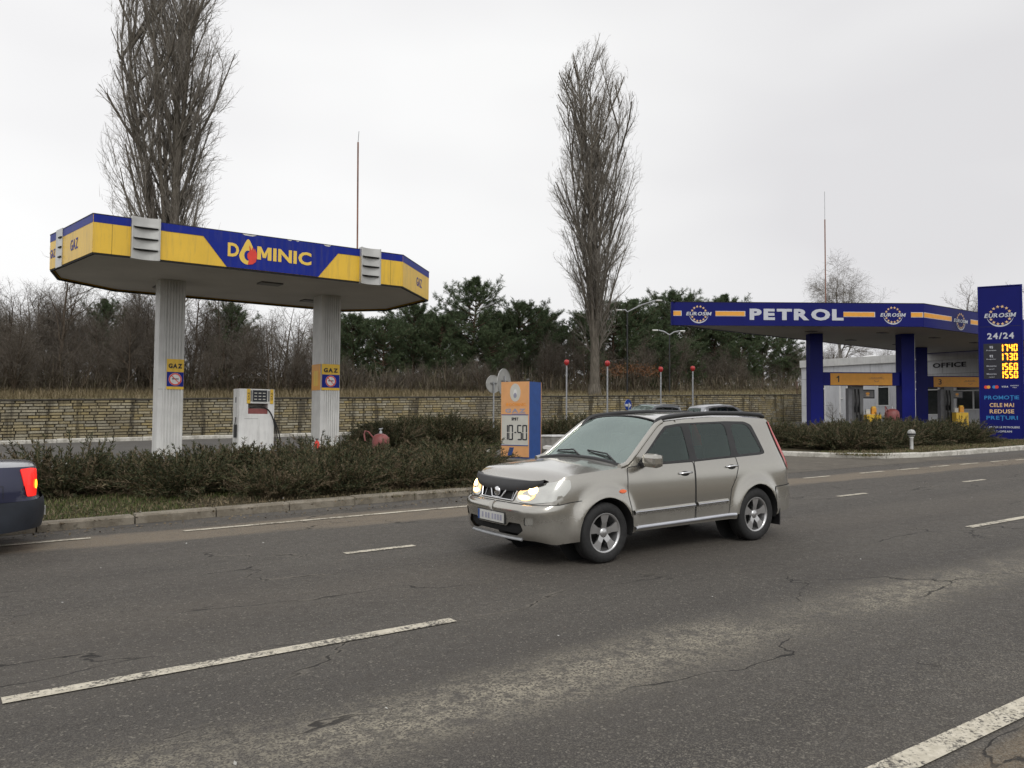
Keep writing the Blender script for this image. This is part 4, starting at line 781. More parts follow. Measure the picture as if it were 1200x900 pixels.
def traffic_cone():
    r = empty('traffic_cone', gp(20.6, 31.2)); c = MB(); c.box((0, 0, .015), (.26, .26, .03), 'cone', bev=.01); c.build('base_plate', r); c = MB(); c.lathe([(.10, .03), (.055, .22), (.024, .38), (0, .385)], 'cone', n=20); c.build('cone_body', r); tag(r, 'small orange traffic cone on the forecourt in front of the stone wall', 'traffic cone')
traffic_cone()
r = empty('concrete_block', gp(17.3, 22.0), .2); c = MB(); c.box((0, 0, .25), (.9, .5, .5), 'concrete', bev=.02); c.build('block', r); c = MB(); c.box((0, 0, .53), (.96, .56, .06), 'white', bev=.01); c.build('cap', r); tag(r, 'grey concrete block with a white top right of the orange price sign', 'concrete block')
r = empty('chair', Vector((54.4, 38.95, hill_z(54.4, 38.95))), .4)
c = MB(); c.box((0, 0, .45), (.45, .45, .04), 'wood'); c.build('seat', r); c = MB(); c.box((0, .21, .75), (.45, .04, .5), 'wood'); c.build('backrest', r)
for a in (-.2, .2):
    for b in (-.2, .2): c = MB(); c.box((a, b, .215), (.045, .045, .43), 'wood'); c.build('leg', r)
tag(r, 'small brown wooden chair standing on the bank beside the office corner', 'chair')

# ================================================================== CARS
def interp(x, pts):
    return float(np.interp(x, [p[0] for p in pts], [p[1] for p in pts]))
def smooth_interp(pts, n=400):
    xs = np.array([p[0] for p in pts], float); ys_ = np.array([p[1] for p in pts], float); g = np.gradient(ys_, xs)
    X = np.linspace(xs[0], xs[-1], n); out = []
    for x in X:
        i = min(max(np.searchsorted(xs, x)-1, 0), len(xs)-2); h = xs[i+1]-xs[i]; t = (x-xs[i])/h; s0 = (ys_[i+1]-ys_[i])/h
        m0, m1 = g[i], g[i+1]
        if s0 == 0: m0 = m1 = 0
        else:
            m0 = np.clip(m0, min(0, 3*s0), max(0, 3*s0)); m1 = np.clip(m1, min(0, 3*s0), max(0, 3*s0))
        out.append(ys_[i]*(2*t**3-3*t*t+1)+h*m0*(t**3-2*t*t+t)+ys_[i+1]*(-2*t**3+3*t*t)+h*m1*(t**3-t*t))
    return X, np.array(out)
def in_poly(px, py, poly):
    inside = np.zeros(px.shape, bool); n = len(poly)
    for i in range(n):
        x0, y0 = poly[i]; x1, y1 = poly[(i+1) % n]
        if y0 == y1: continue
        c = ((y0 > py) != (y1 > py)) & (px < (x1-x0)*(py-y0)/(y1-y0)+x0); inside ^= c
    return inside
def rounded(poly, r=.05, n=4):
    out = []
    for i in range(len(poly)):
        a, b, c = Vector(poly[i-1]), Vector(poly[i]), Vector(poly[(i+1) % len(poly)]); u = (a-b); v = (c-b); q = min(r, u.length*.45, v.length*.45); p0 = b+u.normalized()*q; p1 = b+v.normalized()*q
        for k in range(n+1): t = k/n; w_ = p0*(1-t)**2 + b*2*t*(1-t) + p1*t*t; out.append((w_.x, w_.y))
    return out
def dens(poly, d=.05, closed=True):
    out = []; n = len(poly)
    for i in range(n if closed else n-1):
        a, b = poly[i], poly[(i+1) % n]; L = math.hypot(b[0]-a[0], b[1]-a[1]); k = max(1, int(L/d))
        for j in range(k): out.append((a[0]+(b[0]-a[0])*j/k, a[1]+(b[1]-a[1])*j/k))
    if not closed: out.append(poly[-1])
    return out
class Car:
    """body surface = plan outline (unrolled to u) x height z; x runs nose to tail, y to the right, z up"""
    def __init__(s, sp, grid=.045):
        s.sp = sp; s.grid = grid; pl = sp['plan']; xs_ = np.array([p[0] for p in pl]); ys_ = np.array([p[1] for p in pl]); t = np.arange(len(pl)); tt = np.linspace(0, len(pl)-1, 900)
        _, X = smooth_interp(list(zip(t, xs_)), 900); _, Y = smooth_interp(list(zip(t, ys_)), 900)
        U = np.concatenate([[0], np.cumsum(np.hypot(np.diff(X), np.diff(Y)))]); s.U, s.X, s.Y = U, X, Y; s.L = U[-1]
        s.imax = int(np.argmax(Y)); s.tz = sp['top']; s.bz = sp['bottom']
    def uX(s, x): return float(np.interp(x, s.X, s.U))
    def uF(s, y): i = s.imax; return float(np.interp(y, s.Y[:i], s.U[:i]))
    def uR(s, y): i = s.imax; return float(np.interp(-y, -s.Y[i:], s.U[i:]))
    def pos(s, u, z, off=0):
        u = np.asarray(u, float); z = np.asarray(z, float); sp = s.sp; x = np.interp(u, s.U, s.X); y = np.interp(u, s.U, s.Y)
        zs, ws = sp['_side']; sy = np.interp(z, zs, ws); L = sp['L']
        wf = np.clip(1-x/sp.get('nose', .62), 0, 1)**1.6; zs, ws = sp['_front']; xx = x + np.interp(z, zs, ws)*wf
        wr = np.clip((x-(L-.55))/.55, 0, 1)**1.3; zs, ws = sp['_rear']; xx = xx + np.interp(z, zs, ws)*wr
        yy = y*sy
        for xc, zc, ra in sp['arch']:
            r_ = np.hypot(x-xc, z-zc); k = sp.get('flare', .03); near = np.where(r_ < ra+.015, 1., np.exp(-((r_-ra-.015)/.075)**2)); side = np.clip((y-.55)/.2, 0, 1); yy = yy + k*near*side*np.clip((z-.15)/.2, 0, 1)
        if 'crease' in sp:
            for zc, a, w_ in sp['crease']: yy = yy + a*np.exp(-((z-zc)/w_)**2)*np.clip((x-.6)/.3, 0, 1)*np.clip((L-.4-x)/.3, 0, 1)
        if off is not 0:
            e = 1e-3; p0 = s.pos(u, z); pu = s.pos(u+e, z); pz = s.pos(u, z+e); a = pu-p0; b = pz-p0; n_ = np.cross(b, a); n_ /= np.linalg.norm(n_, axis=-1, keepdims=True)+1e-12; return p0+n_*off
        return np.stack([xx, yy, z], -1)
    def zt(s, u): x = np.interp(u, s.U, s.X); return np.interp(x, s.tz[0], s.tz[1])
    def region(s, polys, root):
        """cdt over the unrolled flank; polys: list of (key, polygon in (u,z)); first match wins; '' = body"""
        top = [(u, float(s.zt(u))) for u in np.concatenate([np.linspace(0, s.uX(.9), 26), np.linspace(s.uX(.9), s.uX(s.sp['L']-.7), 70)[1:], np.linspace(s.uX(s.sp['L']-.7), s.L, 24)[1:]])]
        s.topu = [p[0] for p in top]
        bot = []; xs_ = list(np.linspace(0, 1, 2)); lo = []
        cur = 0.; arcs = []
        for xc, zc, ra in s.sp['arch']: 
            zb = interp(xc, s.bz); h = math.sqrt(max(ra*ra-(zc-zb)**2, 1e-4)); a0 = math.acos((-h)/ra) if zc >= zb else math.acos(-h/ra); th0 = math.pi+math.asin((zc-zb)/ra); th1 = -math.asin((zc-zb)/ra)
            arcs.append([(s.uX(xc)+ra*math.cos(th), zc+ra*math.sin(th)) for th in np.linspace(th0, th1, 26)])
        u = 0.; low = []
        for arc in arcs:
            for q in np.arange(u, arc[0][0]-.03, .06): low.append((q, interp(np.interp(q, s.U, s.X), s.bz)))
            low += arc; u = arc[-1][0]+.05
        for q in np.arange(u, s.L-.02, .06): low.append((q, interp(np.interp(q, s.U, s.X), s.bz)))
        low.append((s.L, interp(s.sp['L'], s.bz))); outer = low + top[::-1]; s.low = low
        verts = [Vector(p) for p in outer]; n = len(outer); edges = [(i, (i+1) % n) for i in range(n)]; loops = []
        for key, poly in polys:
            b = len(verts); d = dens(poly, .05); verts += [Vector(p) for p in d]; edges += [(b+i, b+(i+1) % len(d)) for i in range(len(d))]
        bx = np.array([(v.x, v.y) for v in verts]); gx, gy = np.meshgrid(np.arange(.02, s.L, s.grid), np.arange(.15, 1.8, s.grid)); gx = gx.ravel()+np.tile([0, s.grid*.5], gx.size)[:gx.size]*0; gy = gy.ravel()
        ok = in_poly(gx, gy, outer)
        for i in np.where(ok)[0]:
            if np.min((bx[:, 0]-gx[i])**2+(bx[:, 1]-gy[i])**2) < (s.grid*.45)**2: ok[i] = False
        verts += [Vector((gx[i], gy[i])) for i in np.where(ok)[0]]
        vo, _, fo, *_ = delaunay_2d_cdt(verts, edges, [], 0, 1e-5)
        V2 = np.array([(v.x, v.y) for v in vo]); T = np.array([list(f) for f in fo]); c = V2[T].mean(1); keep = in_poly(c[:, 0], c[:, 1], outer); T = T[keep]; c = c[keep]
        lab = np.full(len(T), -1)
        for i, (key, poly) in enumerate(polys): m_ = in_poly(c[:, 0], c[:, 1], poly) & (lab < 0); lab[m_] = i
        A = V2[T]; ar = (A[:, 1, 0]-A[:, 0, 0])*(A[:, 2, 1]-A[:, 0, 1])-(A[:, 2, 0]-A[:, 0, 0])*(A[:, 1, 1]-A[:, 0, 1]); T[ar < 0] = T[ar < 0][:, ::-1]
        return V2, T, lab
    def emit(s, name, V2, T, off, mats, side, root, thick=0., parent=None):
        """side: 1 right, -1 left, 0 both"""
        if len(T) == 0: return None
        used, inv = np.unique(T, return_inverse=True); Tn = inv.reshape(T.shape); P = s.pos(V2[used, 0], V2[used, 1], off) if off else s.pos(V2[used, 0], V2[used, 1]); Vs = []; Fs = []; b = 0
        # unrolled u->right side (y>0) has outward normal du x dz pointing ... fix by test
        for sd in ((1, -1) if side == 0 else (side,)):
            Q = P.copy(); Q[:, 1] *= sd; F2 = Tn.copy()
            if sd == 1: F2 = F2[:, ::-1]
            Vs.append(Q); Fs.append(F2+b); b += len(Q)
        Vv = np.concatenate(Vs); Ff = np.concatenate(Fs); me = raw_mesh(name, Vv, Ff, mats, smooth=True)
        if side == 0:
            bm = bmesh.new(); bm.from_mesh(me); bmesh.ops.remove_doubles(bm, verts=bm.verts, dist=.0008); bm.to_mesh(me); bm.free()
        me.update(); return raw_obj(name, me, parent or root)
    def top(s, name, x0, x1, mats, root, crown, inset=None, off=0., nx=None, ny=14):
        us = [u for u in s.topu if x0-1e-6 <= float(s.pos(u, s.zt(u))[0]) <= x1+1e-6]
        rows = []
        for u in us:
            p = s.pos(u, float(s.zt(u))); ye = max(p[1], 1e-4); cz = float(np.interp(p[0], crown[0], crown[1]))*min(1, ye/.5); k = 1. if inset is None else inset
            rows.append([(p[0], ye*k*e, p[2]+cz*(1-abs(e*k)**2.3)+off) for e in np.linspace(-1, 1, ny*2+1)])
        n = ny*2+1; V_ = np.array(rows).reshape(-1, 3); F_ = np.array([(i*n+j, (i+1)*n+j, (i+1)*n+j+1, i*n+j+1) for i in range(len(rows)-1) for j in range(n-1)])
        return raw_obj(name, raw_mesh(name, V_, F_, mats, smooth=True), root)
    def strip(s, mb, pts, w, off, k, sd):                # thin surface-hugging strip along points (u,z)
        d = dens(pts, .04, False); P = s.pos([p[0] for p in d], [p[1] for p in d], off); D = np.array(d); t = np.gradient(D, axis=0); t /= np.linalg.norm(t, axis=1, keepdims=True)+1e-9; nn = np.stack([-t[:, 1], t[:, 0]], 1)*w/2
        A = s.pos(D[:, 0]+nn[:, 0], D[:, 1]+nn[:, 1], off); B = s.pos(D[:, 0]-nn[:, 0], D[:, 1]-nn[:, 1], off); vs = []
        for a, b in zip(A, B): vs += [(a[0], a[1]*sd, a[2]), (b[0], b[1]*sd, b[2])]
        mb.add(vs, [((2*i, 2*i+1, 2*i+3, 2*i+2) if sd < 0 else (2*i+2, 2*i+3, 2*i+1, 2*i)) for i in range(len(d)-1)], k, True)
    def rib(s, mb, pts, w, h, k, sd):                    # raised moulding with a rounded section
        d = dens(pts, .06, False); D = np.array(d); t = np.gradient(D, axis=0); t /= np.linalg.norm(t, axis=1, keepdims=True)+1e-9; nn = np.stack([-t[:, 1], t[:, 0]], 1); sec = [(-.5, -.002), (-.42, .7*h), (0, h), (.42, .7*h), (.5, -.002)]
        R_ = [s.pos(D[:, 0]+nn[:, 0]*w*a, D[:, 1]+nn[:, 1]*w*a, o_) for a, o_ in sec]; m_ = len(sec); vs = []
        for i in range(len(d)):
            for q in R_: vs.append((q[i][0], q[i][1]*sd, q[i][2]))
        mb.add(vs, [((i*m_+j, (i+1)*m_+j, (i+1)*m_+j+1, i*m_+j+1) if sd < 0 else (i*m_+j+1, (i+1)*m_+j+1, (i+1)*m_+j, i*m_+j)) for i in range(len(d)-1) for j in range(m_-1)], k, True)
def wheel(root, x, y, sd, r=.345, wd=.215, rim=.232, spokes=5, detail=True):
    ax = (Vector((1, 0, 0)), Vector((0, 0, 1)), Vector((0, sd, 0))); rt = bpy.data.objects.new('wheel', None)
    t = MB(); h = wd/2; t.lathe([(rim-.02, -h*.8), (rim+.01, -h*.95), (r-.06, -h), (r-.02, -h*.9), (r, -h*.65), (r, h*.65), (r-.02, h*.9), (r-.06, h), (rim+.012, h*.95), (rim-.004, h*.82)], 'rubber', ax=ax, n=44)
    for q in (-.5, 0, .5): t.lathe([(r+.0006, h*q-.006), (r+.0012, h*q), (r+.0006, h*q+.006)], 'dark', ax=ax, n=44)
    to = t.build('wheel', root, (x, y, r-.012)); m = MB()
    m.lathe([(rim-.005, h*.84), (rim-.018, h*.86), (rim-.03, h*.62), (rim-.045, -h*.5)], 'alloy', ax=ax, n=40); m.lathe([(rim-.045, -h*.45), (.02, -h*.45), (0, -h*.45)], 'under', ax=ax, n=30)
    m.lathe([(.0, h*.70), (.035, h*.68), (.058, h*.55), (.062, h*.2)], 'alloy', ax=ax, n=24)
    for k in range(spokes):
        a = 2*math.pi*k/spokes+.3; c, s_ = math.cos(a), math.sin(a); e1 = Vector((c, 0, s_)); e2 = Vector((-s_, 0, c)); o = Vector((0, sd, 0)); rr = rim-.022
        for sp in ((0,) if spokes == 5 else (-1, 1)):
            wi, wo = .030, .030; pts = []
            for (rad, lat, hh, ww) in ((.045, 0, h*.55, .038), (rr*.55, sp*.022, h*.68, .036 if spokes == 5 else .024), (rr, sp*.060, h*.74, .066 if spokes == 5 else .028)):
                ctr = e1*rad + e2*lat + o*hh; pts.append((ctr-e2*ww, ctr+e2*ww, ctr+e2*ww*.8-o*.03, ctr-e2*ww*.8-o*.03))
            vs = [v for p in pts for v in p]; fs = [(i*4+j, i*4+(j+1) % 4, i*4+4+(j+1) % 4, i*4+4+j) for i in range(2) for j in range(4)]; m.add(vs, fs, 'alloy', False)
    m.build('rim', to); return to
def fix_spec(sp):
    for k in ('side', 'front', 'rear'): sp['_'+k] = smooth_interp(sp[k], 300)
    sp['top'] = ([p[0] for p in sp['topl']], [p[1] for p in sp['topl']]); return sp
XT = fix_spec(dict(L=4.46, nose=.75, flare=.045,
 plan=[(-.09, 0), (-.086, .2), (-.068, .42), (-.025, .60), (.055, .73), (.17, .80), (.40, .838), (.80, .855), (1.5, .862), (2.3, .866), (3.1, .866), (3.7, .858), (4.1, .838), (4.28, .79), (4.38, .69), (4.435, .45), (4.455, .2), (4.46, 0)],
 side=[(.15, .955), (.30, .985), (.45, 1.0), (.62, 1.004), (.80, 1.0), (.95, .985), (1.04, .962), (1.12, .935), (1.35, .862), (1.55, .785), (1.62, .745), (1.8, .70)],
 front=[(.15, .16), (.24, .10), (.34, .02), (.50, .0), (.60, -.012), (.655, .0), (.675, .045), (.74, .075), (.84, .115), (.93, .19), (1.0, .26), (1.8, .3)],
 rear=[(.15, -.12), (.30, -.05), (.45, 0), (.66, -.005), (.70, -.05), (.95, -.075), (1.15, -.17), (1.5, -.44), (1.62, -.52), (1.8, -.6)],
 topl=[(-.09, .885), (-.02, .905), (.05, .94), (.12, .97), (.20, .992), (.32, 1.008), (.45, 1.016), (.70, 1.032), (.95, 1.046), (1.15, 1.060), (1.24, 1.075), (1.33, 1.13), (1.58, 1.325), (1.78, 1.475), (1.88, 1.54), (2.0, 1.575), (2.4, 1.605), (2.9, 1.622), (3.5, 1.612), (3.95, 1.585), (4.18, 1.555), (4.32, 1.53), (4.46, 1.50)],
 bottom=[(0, .29), (.15, .25), (.45, .27), (1.25, .275), (1.35, .30), (3.0, .31), (3.2, .29), (4.0, .32), (4.46, .36)],
 arch=[(.875, .345, .395), (3.50, .345, .395)]))
def suv():
    root = empty('silver_suv', gp(5.33, 7.80, .012), 0, tilt=True); root.scale = (.985, .985, .975); c = Car(XT, .036); sp = XT
    def sx(pts): return [(c.uX(x), z) for x, z in pts]
    def f(y, z): return (c.uF(y), z)
    # (key, polygon) on the unrolled flank
    hl = rounded([f(.345, .735), f(.40, .700), f(.60, .695), (c.uX(.13), .730), (c.uX(.27), .790), (c.uX(.345), .870), (c.uX(.30), .960), (c.uX(.15), .950), f(.60, .905), f(.42, .868)], .03)
    gr = rounded([(-.06, .700), f(.31, .700), f(.36, .868), (-.06, .86)], .02)
    w1 = rounded(sx([(1.47, 1.098), (1.68, 1.265), (1.90, 1.43), (2.00, 1.495), (2.27, 1.525), (2.30, 1.105)]), .045)
    w2 = rounded(sx([(2.42, 1.105), (2.40, 1.535), (3.02, 1.54), (3.07, 1.50), (3.08, 1.125)]), .045)
    w3 = rounded(sx([(3.20, 1.13), (3.18, 1.49), (3.26, 1.53), (3.46, 1.525), (3.54, 1.48), (3.70, 1.15)]), .05)
    trim = rounded(sx([(1.39, 1.072), (1.62, 1.25), (1.87, 1.45), (1.98, 1.525), (2.25, 1.552), (3.1, 1.565), (3.48, 1.555), (3.60, 1.51), (3.76, 1.13), (3.66, 1.112), (2.5, 1.080)]), .04)
    tl = rounded([(c.uX(4.00), 1.545), (c.uX(4.20), 1.55), (c.uR(.74), 1.25), (c.uR(.70), .92), (c.uR(.76), .86), (c.uX(4.22), .93), (c.uX(4.12), 1.20)], .03)
    rw = rounded([(c.uR(.62), 1.10), (c.uR(.60), 1.42), (c.L+.05, 1.44), (c.L+.05, 1.08)], .05)
    sea = .70
    inl = rounded([(-.06, .335), f(.44, .335), f(.54, .40), f(.50, .475), f(.32, .475), f(.28, .43), (-.06, .43)], .02)
    fog = rounded([f(.55, .455), f(.66, .47), f(.67, .56), f(.56, .55)], .03)
    bumper = [(-.06, .1), (-.06, .68)] + [(u, .68) for u in np.linspace(.0, c.uF(.6), 8)[1:]] + [(c.uX(.22), .69), (c.uX(.36), .712), (c.uX(.52), .722), (c.uX(.52), .1)]
    rbump = [(c.uX(3.88), .1), (c.uX(3.86), .62), (c.uX(3.90), .675), (c.uX(4.2), .685), (c.L+.05, .69), (c.L+.05, .1)]
    sill = sx([(1.2, .1), (1.255, .355), (3.12, .375), (3.14, .1)])
    d1 = rounded(sx([(1.265, .365), (1.215, .80), (1.235, 1.055), (1.38, 1.068), (2.34, 1.078), (2.33, .372)]), .03)
    d2 = rounded(sx([(2.345, .375), (2.355, 1.079), (3.14, 1.105), (3.16, .98), (3.10, .84), (3.00, .70), (2.95, .375)]), .03)
    polys = [('hl', hl), ('gr', gr), ('w1', w1), ('w2', w2), ('w3', w3), ('trim', trim), ('tl', tl), ('rw', rw), ('inl', inl), ('fog', fog), ('bumper', bumper), ('rbump', rbump), ('sill', sill), ('d1', d1), ('d2', d2)]
    V2, T, lab = c.region(polys, root); key = [k for k, _ in polys]
    def tri(k): return T[lab == key.index(k)]
    c.emit('body', V2, T[lab < 0], 0, ['xpaint'], 0, root)
    for k, name in (('bumper', 'front_bumper'), ('rbump', 'rear_bumper')): c.emit(name, V2, tri(k), .004, ['xpaint'], 0, root)
    c.emit('lower_grille', V2, tri('inl'), -.03, ['under'], 0, root); gro = c.emit('grille', V2, tri('gr'), -.02, ['under'], 0, root); c.emit('rear_window', V2, tri('rw'), .0, ['wglass'], 0, root)
    for sd in (1, -1):
        c.emit('sill', V2, tri('sill'), -.02, ['xpaint'], sd, root)
        fd = c.emit('front_door', V2, tri('d1'), 0, ['xpaint'], sd, root); rd = c.emit('rear_door', V2, tri('d2'), 0, ['xpaint'], sd, root)
        c.emit('window_trim', V2, tri('trim'), -.002, ['blk'], sd, root)
        for k in ('w1', 'w2', 'w3'): c.emit('side_window', V2, tri(k), -.006, ['glass'], sd, root)
        lo_ = c.emit('tail_light', V2, tri('tl'), .012, ['tail'], sd, root)
        ho = c.emit('headlight', V2, tri('hl'), .010, ['lamp'], sd, root); fo = c.emit('fog_light', V2, tri('fog'), -.006, ['lamp'], sd, root)
        b = MB()
        for (yy, zz_, r_, rz_, k_) in ((.50, .785, .125, .065, 'hotdim'), (.575, .835, .055, .042, 'hot'), (.48, .755, .085, .022, 'hot')):
            ring = [c.pos(c.uF(yy)+r_*math.cos(t), zz_+rz_*math.sin(t), .014 if k_ == 'hotdim' else .018) for t in np.linspace(0, 2*math.pi, 20, endpoint=False)]; ring = [(p[0], p[1]*sd, p[2]) for p in ring]; b.add(ring, [list(range(20)) if sd > 0 else list(range(20))[::-1]], k_)
        b.build('lit_bulb', ho)
        g = MB()                                          # seams
        for pts in (d1, d2): c.strip(g, pts+[pts[0]], .009, .0025, 'dark', sd); g.build('panel_gap', root); g = MB()
        c.strip(g, [(u, z+.0) for u, z in bumper[1:-1]], .008, .006, 'dark', sd); g.build('panel_gap', root); g = MB(); c.strip(g, rbump[1:-1], .010, .006, 'dark', sd); g.build('panel_gap', root); g = MB()
        c.strip(g, sx([(3.60, .98), (3.60, 1.06), (3.82, 1.06), (3.82, .92), (3.60, .92), (3.60, .98)]), .004, .002, 'dark', sd) if sd > 0 else None
        if g.v: g.build('fuel_flap_gap', root)
        g = MB(); c.rib(g, sx([(1.27, .535), (2.0, .545), (2.31, .55)]), .055, .026, 'xpaint', sd); c.rib(g, sx([(2.365, .551), (2.92, .56)]), .055, .026, 'xpaint', sd)
        c.strip(g, sx([(1.27, .540), (2.31, .555)]), .010, .030, 'silver', sd); c.strip(g, sx([(2.365, .556), (2.92, .565)]), .010, .030, 'silver', sd); g.build('door_moulding', root)
        g = MB(); c.rib(g, sx([(1.30, .352), (2.1, .362), (3.06, .375)]), .036, .020, 'silver', sd); g.build('sill_strip', root)
        for (x, z, dr) in ((2.17, .945, fd), (3.03, .985, rd)):
            h = MB(); P = [c.pos(c.uX(x+dx), z+dz, o_) for dx, dz, o_ in ((-.10, 0, .004), (-.085, 0, .034), (0, .004, .042), (.085, .004, .034), (.10, .004, .004))]; h.tube([(p[0], p[1]*sd, p[2]) for p in P], .013, 'chrome', 8); q = c.pos(c.uX(x), z-.005, .003)
            ring = [c.pos(c.uX(x)+.075*math.cos(t), z-.004+.03*math.sin(t), .003) for t in np.linspace(0, 2*math.pi, 16, endpoint=False)]; h.add([(p[0], p[1]*sd, p[2]) for p in ring], [list(range(16)) if sd > 0 else list(range(16))[::-1]], 'dark'); h.build('handle', dr)
        h = MB(); ring = [c.pos(c.uX(1.13)+.055*math.cos(t), .79+.02*math.sin(t), .010) for t in np.linspace(0, 2*math.pi, 16, endpoint=False)]; rg2 = [c.pos(c.uX(1.13)+.06*math.cos(t), .79+.024*math.sin(t), 0.0) for t in np.linspace(0, 2*math.pi, 16, endpoint=False)]
        vs = [(p[0], p[1]*sd, p[2]) for p in rg2+ring]; h.add(vs, [(i, (i+1) % 16, 16+(i+1) % 16, 16+i) if sd > 0 else (16+i, 16+(i+1) % 16, (i+1) % 16, i) for i in range(16)]+[[16+i for i in range(16)] if sd > 0 else [16+i for i in range(16)][::-1]], 'amber'); h.build('side_repeater', root)
        mm = MB(); yb_ = .845*sd; o = Vector((1.50, sd*.965, 1.135)); mm.box(o, (.13, .235, .165), 'xpaint', bev=.05); mm.box(o+Vector((.066, 0, 0)), (.006, .20, .125), 'chrome'); mm.box(Vector((1.49, sd*.83, 1.085)), (.10, .12, .06), 'blk', bev=.015); mm.build('wing_mirror', root)
        rl = MB(); rail = []
        for x in np.linspace(1.74, 4.02, 30): u = c.uX(x); p = c.pos(u, float(c.zt(u))); rail.append((p[0]+.02, (p[1]-.045)*sd, p[2]+ (.020 if x < 1.85 else .048 if x < 3.9 else .03)))
        rl.tube(rail, [.018]+[.030]*28+[.018], 'blk', 10); rl.build('roof_rail', root)
        fl = MB(); 
        for xc, zc, ra in sp['arch']:                    # liner + flare lip
            pts = [(c.uX(xc)+ra*math.cos(t), zc+ra*math.sin(t)) for t in np.linspace(math.pi*1.06, -math.pi*.06, 28)]; A = c.pos([p[0] for p in pts], [p[1] for p in pts]); vs = []
            for a, (u_, z_) in zip(A, pts): vs += [(a[0], a[1]*sd, a[2]), (a[0], (a[1]-.30)*sd, a[2])]
            fl.add(vs, [(2*i, 2*i+1, 2*i+3, 2*i+2) if sd > 0 else (2*i+2, 2*i+3, 2*i+1, 2*i) for i in range(27)], 'under', True); fl.build('wheel_arch', root); fl = MB(); fl.lathe([(.0, 0), (ra+.03, 0)], 'under', c=(xc, sd*.52, zc), ax=(Vector((1, 0, 0)), Vector((0, 0, 1)), Vector((0, sd, 0))), n=24); fl.build('wheel_well', root); fl = MB()
        for xc, zc, ra in sp['arch']: wheel(root, xc, sd*.765, sd)
        mf = MB(); mf.box((3.96, sd*.77, .27), (.02, .22, .22), 'blk'); mf.build('mud_flap', root)
    cr_ = ([0, .1, .3, 1.0, 1.15, 1.25, 1.6, 1.95, 2.3, 3.9, 4.3], [.005, .012, .035, .055, .060, .095, .110, .075, .055, .05, .03])
    c.top('bonnet', -.2, 1.20, ['xpaint'], root, cr_); c.top('windscreen', 1.16, 1.93, ['wglass'], root, cr_); ro = c.top('roof', 1.90, 4.6, ['xpaint'], root, cr_)
    # pillars and screen surround
    for sd in (1, -1):
        pm = MB(); pts = []
        for x in np.linspace(1.14, 1.96, 16): u = c.uX(x); p = c.pos(u, float(c.zt(u))); pts.append((p[0], (p[1]-.022)*sd, p[2]+.010))
        pm.tube(pts, .034, 'xpaint', 10); pm.build('a_pillar', root)
    def surf(x, e):                                        # a point on the bonnet / screen / roof sheet
        k = min(range(len(c.topu)), key=lambda i: abs(float(c.pos(c.topu[i], float(c.zt(c.topu[i])))[0])-x)); u = c.topu[k]; p = c.pos(u, float(c.zt(u))); cz = float(np.interp(p[0], cr_[0], cr_[1]))*min(1, p[1]/.5); return Vector((p[0], p[1]*e, p[2]+cz*(1-abs(e)**2.3)))
    s_ = MB(); s_.tube([surf(1.20, e)+Vector((-.005, 0, .004)) for e in np.linspace(-.97, .97, 20)], .022, 'blk', 8, flat=.5); s_.build('screen_seal', root); s_ = MB(); s_.tube([surf(1.92, e)+Vector((0, 0, .003)) for e in np.linspace(-.97, .97, 16)], .012, 'blk', 6); s_.build('screen_seal', root)
    for e0, e1 in ((-.82, -.10), (-.02, .62)):
        w_ = MB(); w_.tube([surf(1.21, e0)+Vector((0, 0, .02)), surf(1.27, e0*.6+e1*.4)+Vector((0, 0, .028)), surf(1.27, e1)+Vector((0, 0, .03))], .010, 'blk', 6); w_.tube([surf(1.25, e0*.85+e1*.15)+Vector((0, 0, .02)), surf(1.27, e1*1.05)+Vector((0, 0, .018))], .006, 'rubber', 6); w_.build('wiper', root)
    # bonnet deflector: a dark lip following the bonnet edge
    df = MB(); us = np.linspace(-c.uF(.66), c.uF(.66), 34); rows = []
    for u in us:
        sg = 1 if u >= 0 else -1; a = abs(u); ztp = float(c.zt(a)); k = 1-(a/c.uF(.66))**3*.72
        rows.append([c.pos(a, ztp-.085*k, .012), c.pos(a, ztp-.045*k, .040), c.pos(a, ztp+.012, .052), c.pos(a, ztp+.034*k, .020), c.pos(a, ztp+.012, .005)]); rows[-1] = [(q[0]+(0.0 if j < 3 else .05), q[1]*sg, q[2]) for j, q in enumerate(rows[-1])]
    df.add([v for r_ in rows for v in r_], [(i*5+j, (i+1)*5+j, (i+1)*5+j+1, i*5+j+1) for i in range(33) for j in range(4)], 'blk', True); df.build('bonnet_deflector', root)
    gm = MB()
    def P(y, z, o_=0.): q = c.pos(c.uF(abs(y)), z, o_); return (q[0], math.copysign(q[1], y), q[2])
    for pth in ([(-.31, .71), (.31, .71)], [(-.36, .855), (.36, .855)], [(-.31, .71), (-.36, .855)], [(.31, .71), (.36, .855)], [(-.18, .85), (-.085, .72), (.085, .72), (.18, .85)]):
        L_ = [P(y, z, .006) for (y, z) in dens(pth, .05, False)]; gm.tube(L_, .010, 'chrome', 8)
    for y in (-.27, .27): gm.tube([P(y, .72, -.008), P(y, .85, -.008)], .005, 'galv', 6)
    q = P(0, .785, .01); gm.lathe([(0, .022), (.048, .020), (.056, .012), (.056, 0)], 'chrome', c=q, ax=(Vector((0, 1, 0)), Vector((0, 0, 1)), Vector((-1, 0, 0))), n=24); gm.build('chrome_trim', gro)
    pb = MB(); q = P(0, .51, .0); fr = Fr((q[0]-.012, .26, q[2]-.056), (0, -1, 0)); fr.rect(pb, -.012, -.012, .532, .124, -.02, 0, 'blk'); fr.rect(pb, 0, 0, .52, .112, 0, .006, 'plate'); fr.rect(pb, 0, 0, .035, .112, .006, .008, 'blue3'); [fr.rect(pb, q, .025, q+.034, .088, .006, .008, 'faded') for q in (.08, .15, .205, .285, .34, .395, .45)]; pb.build('number_plate', root)
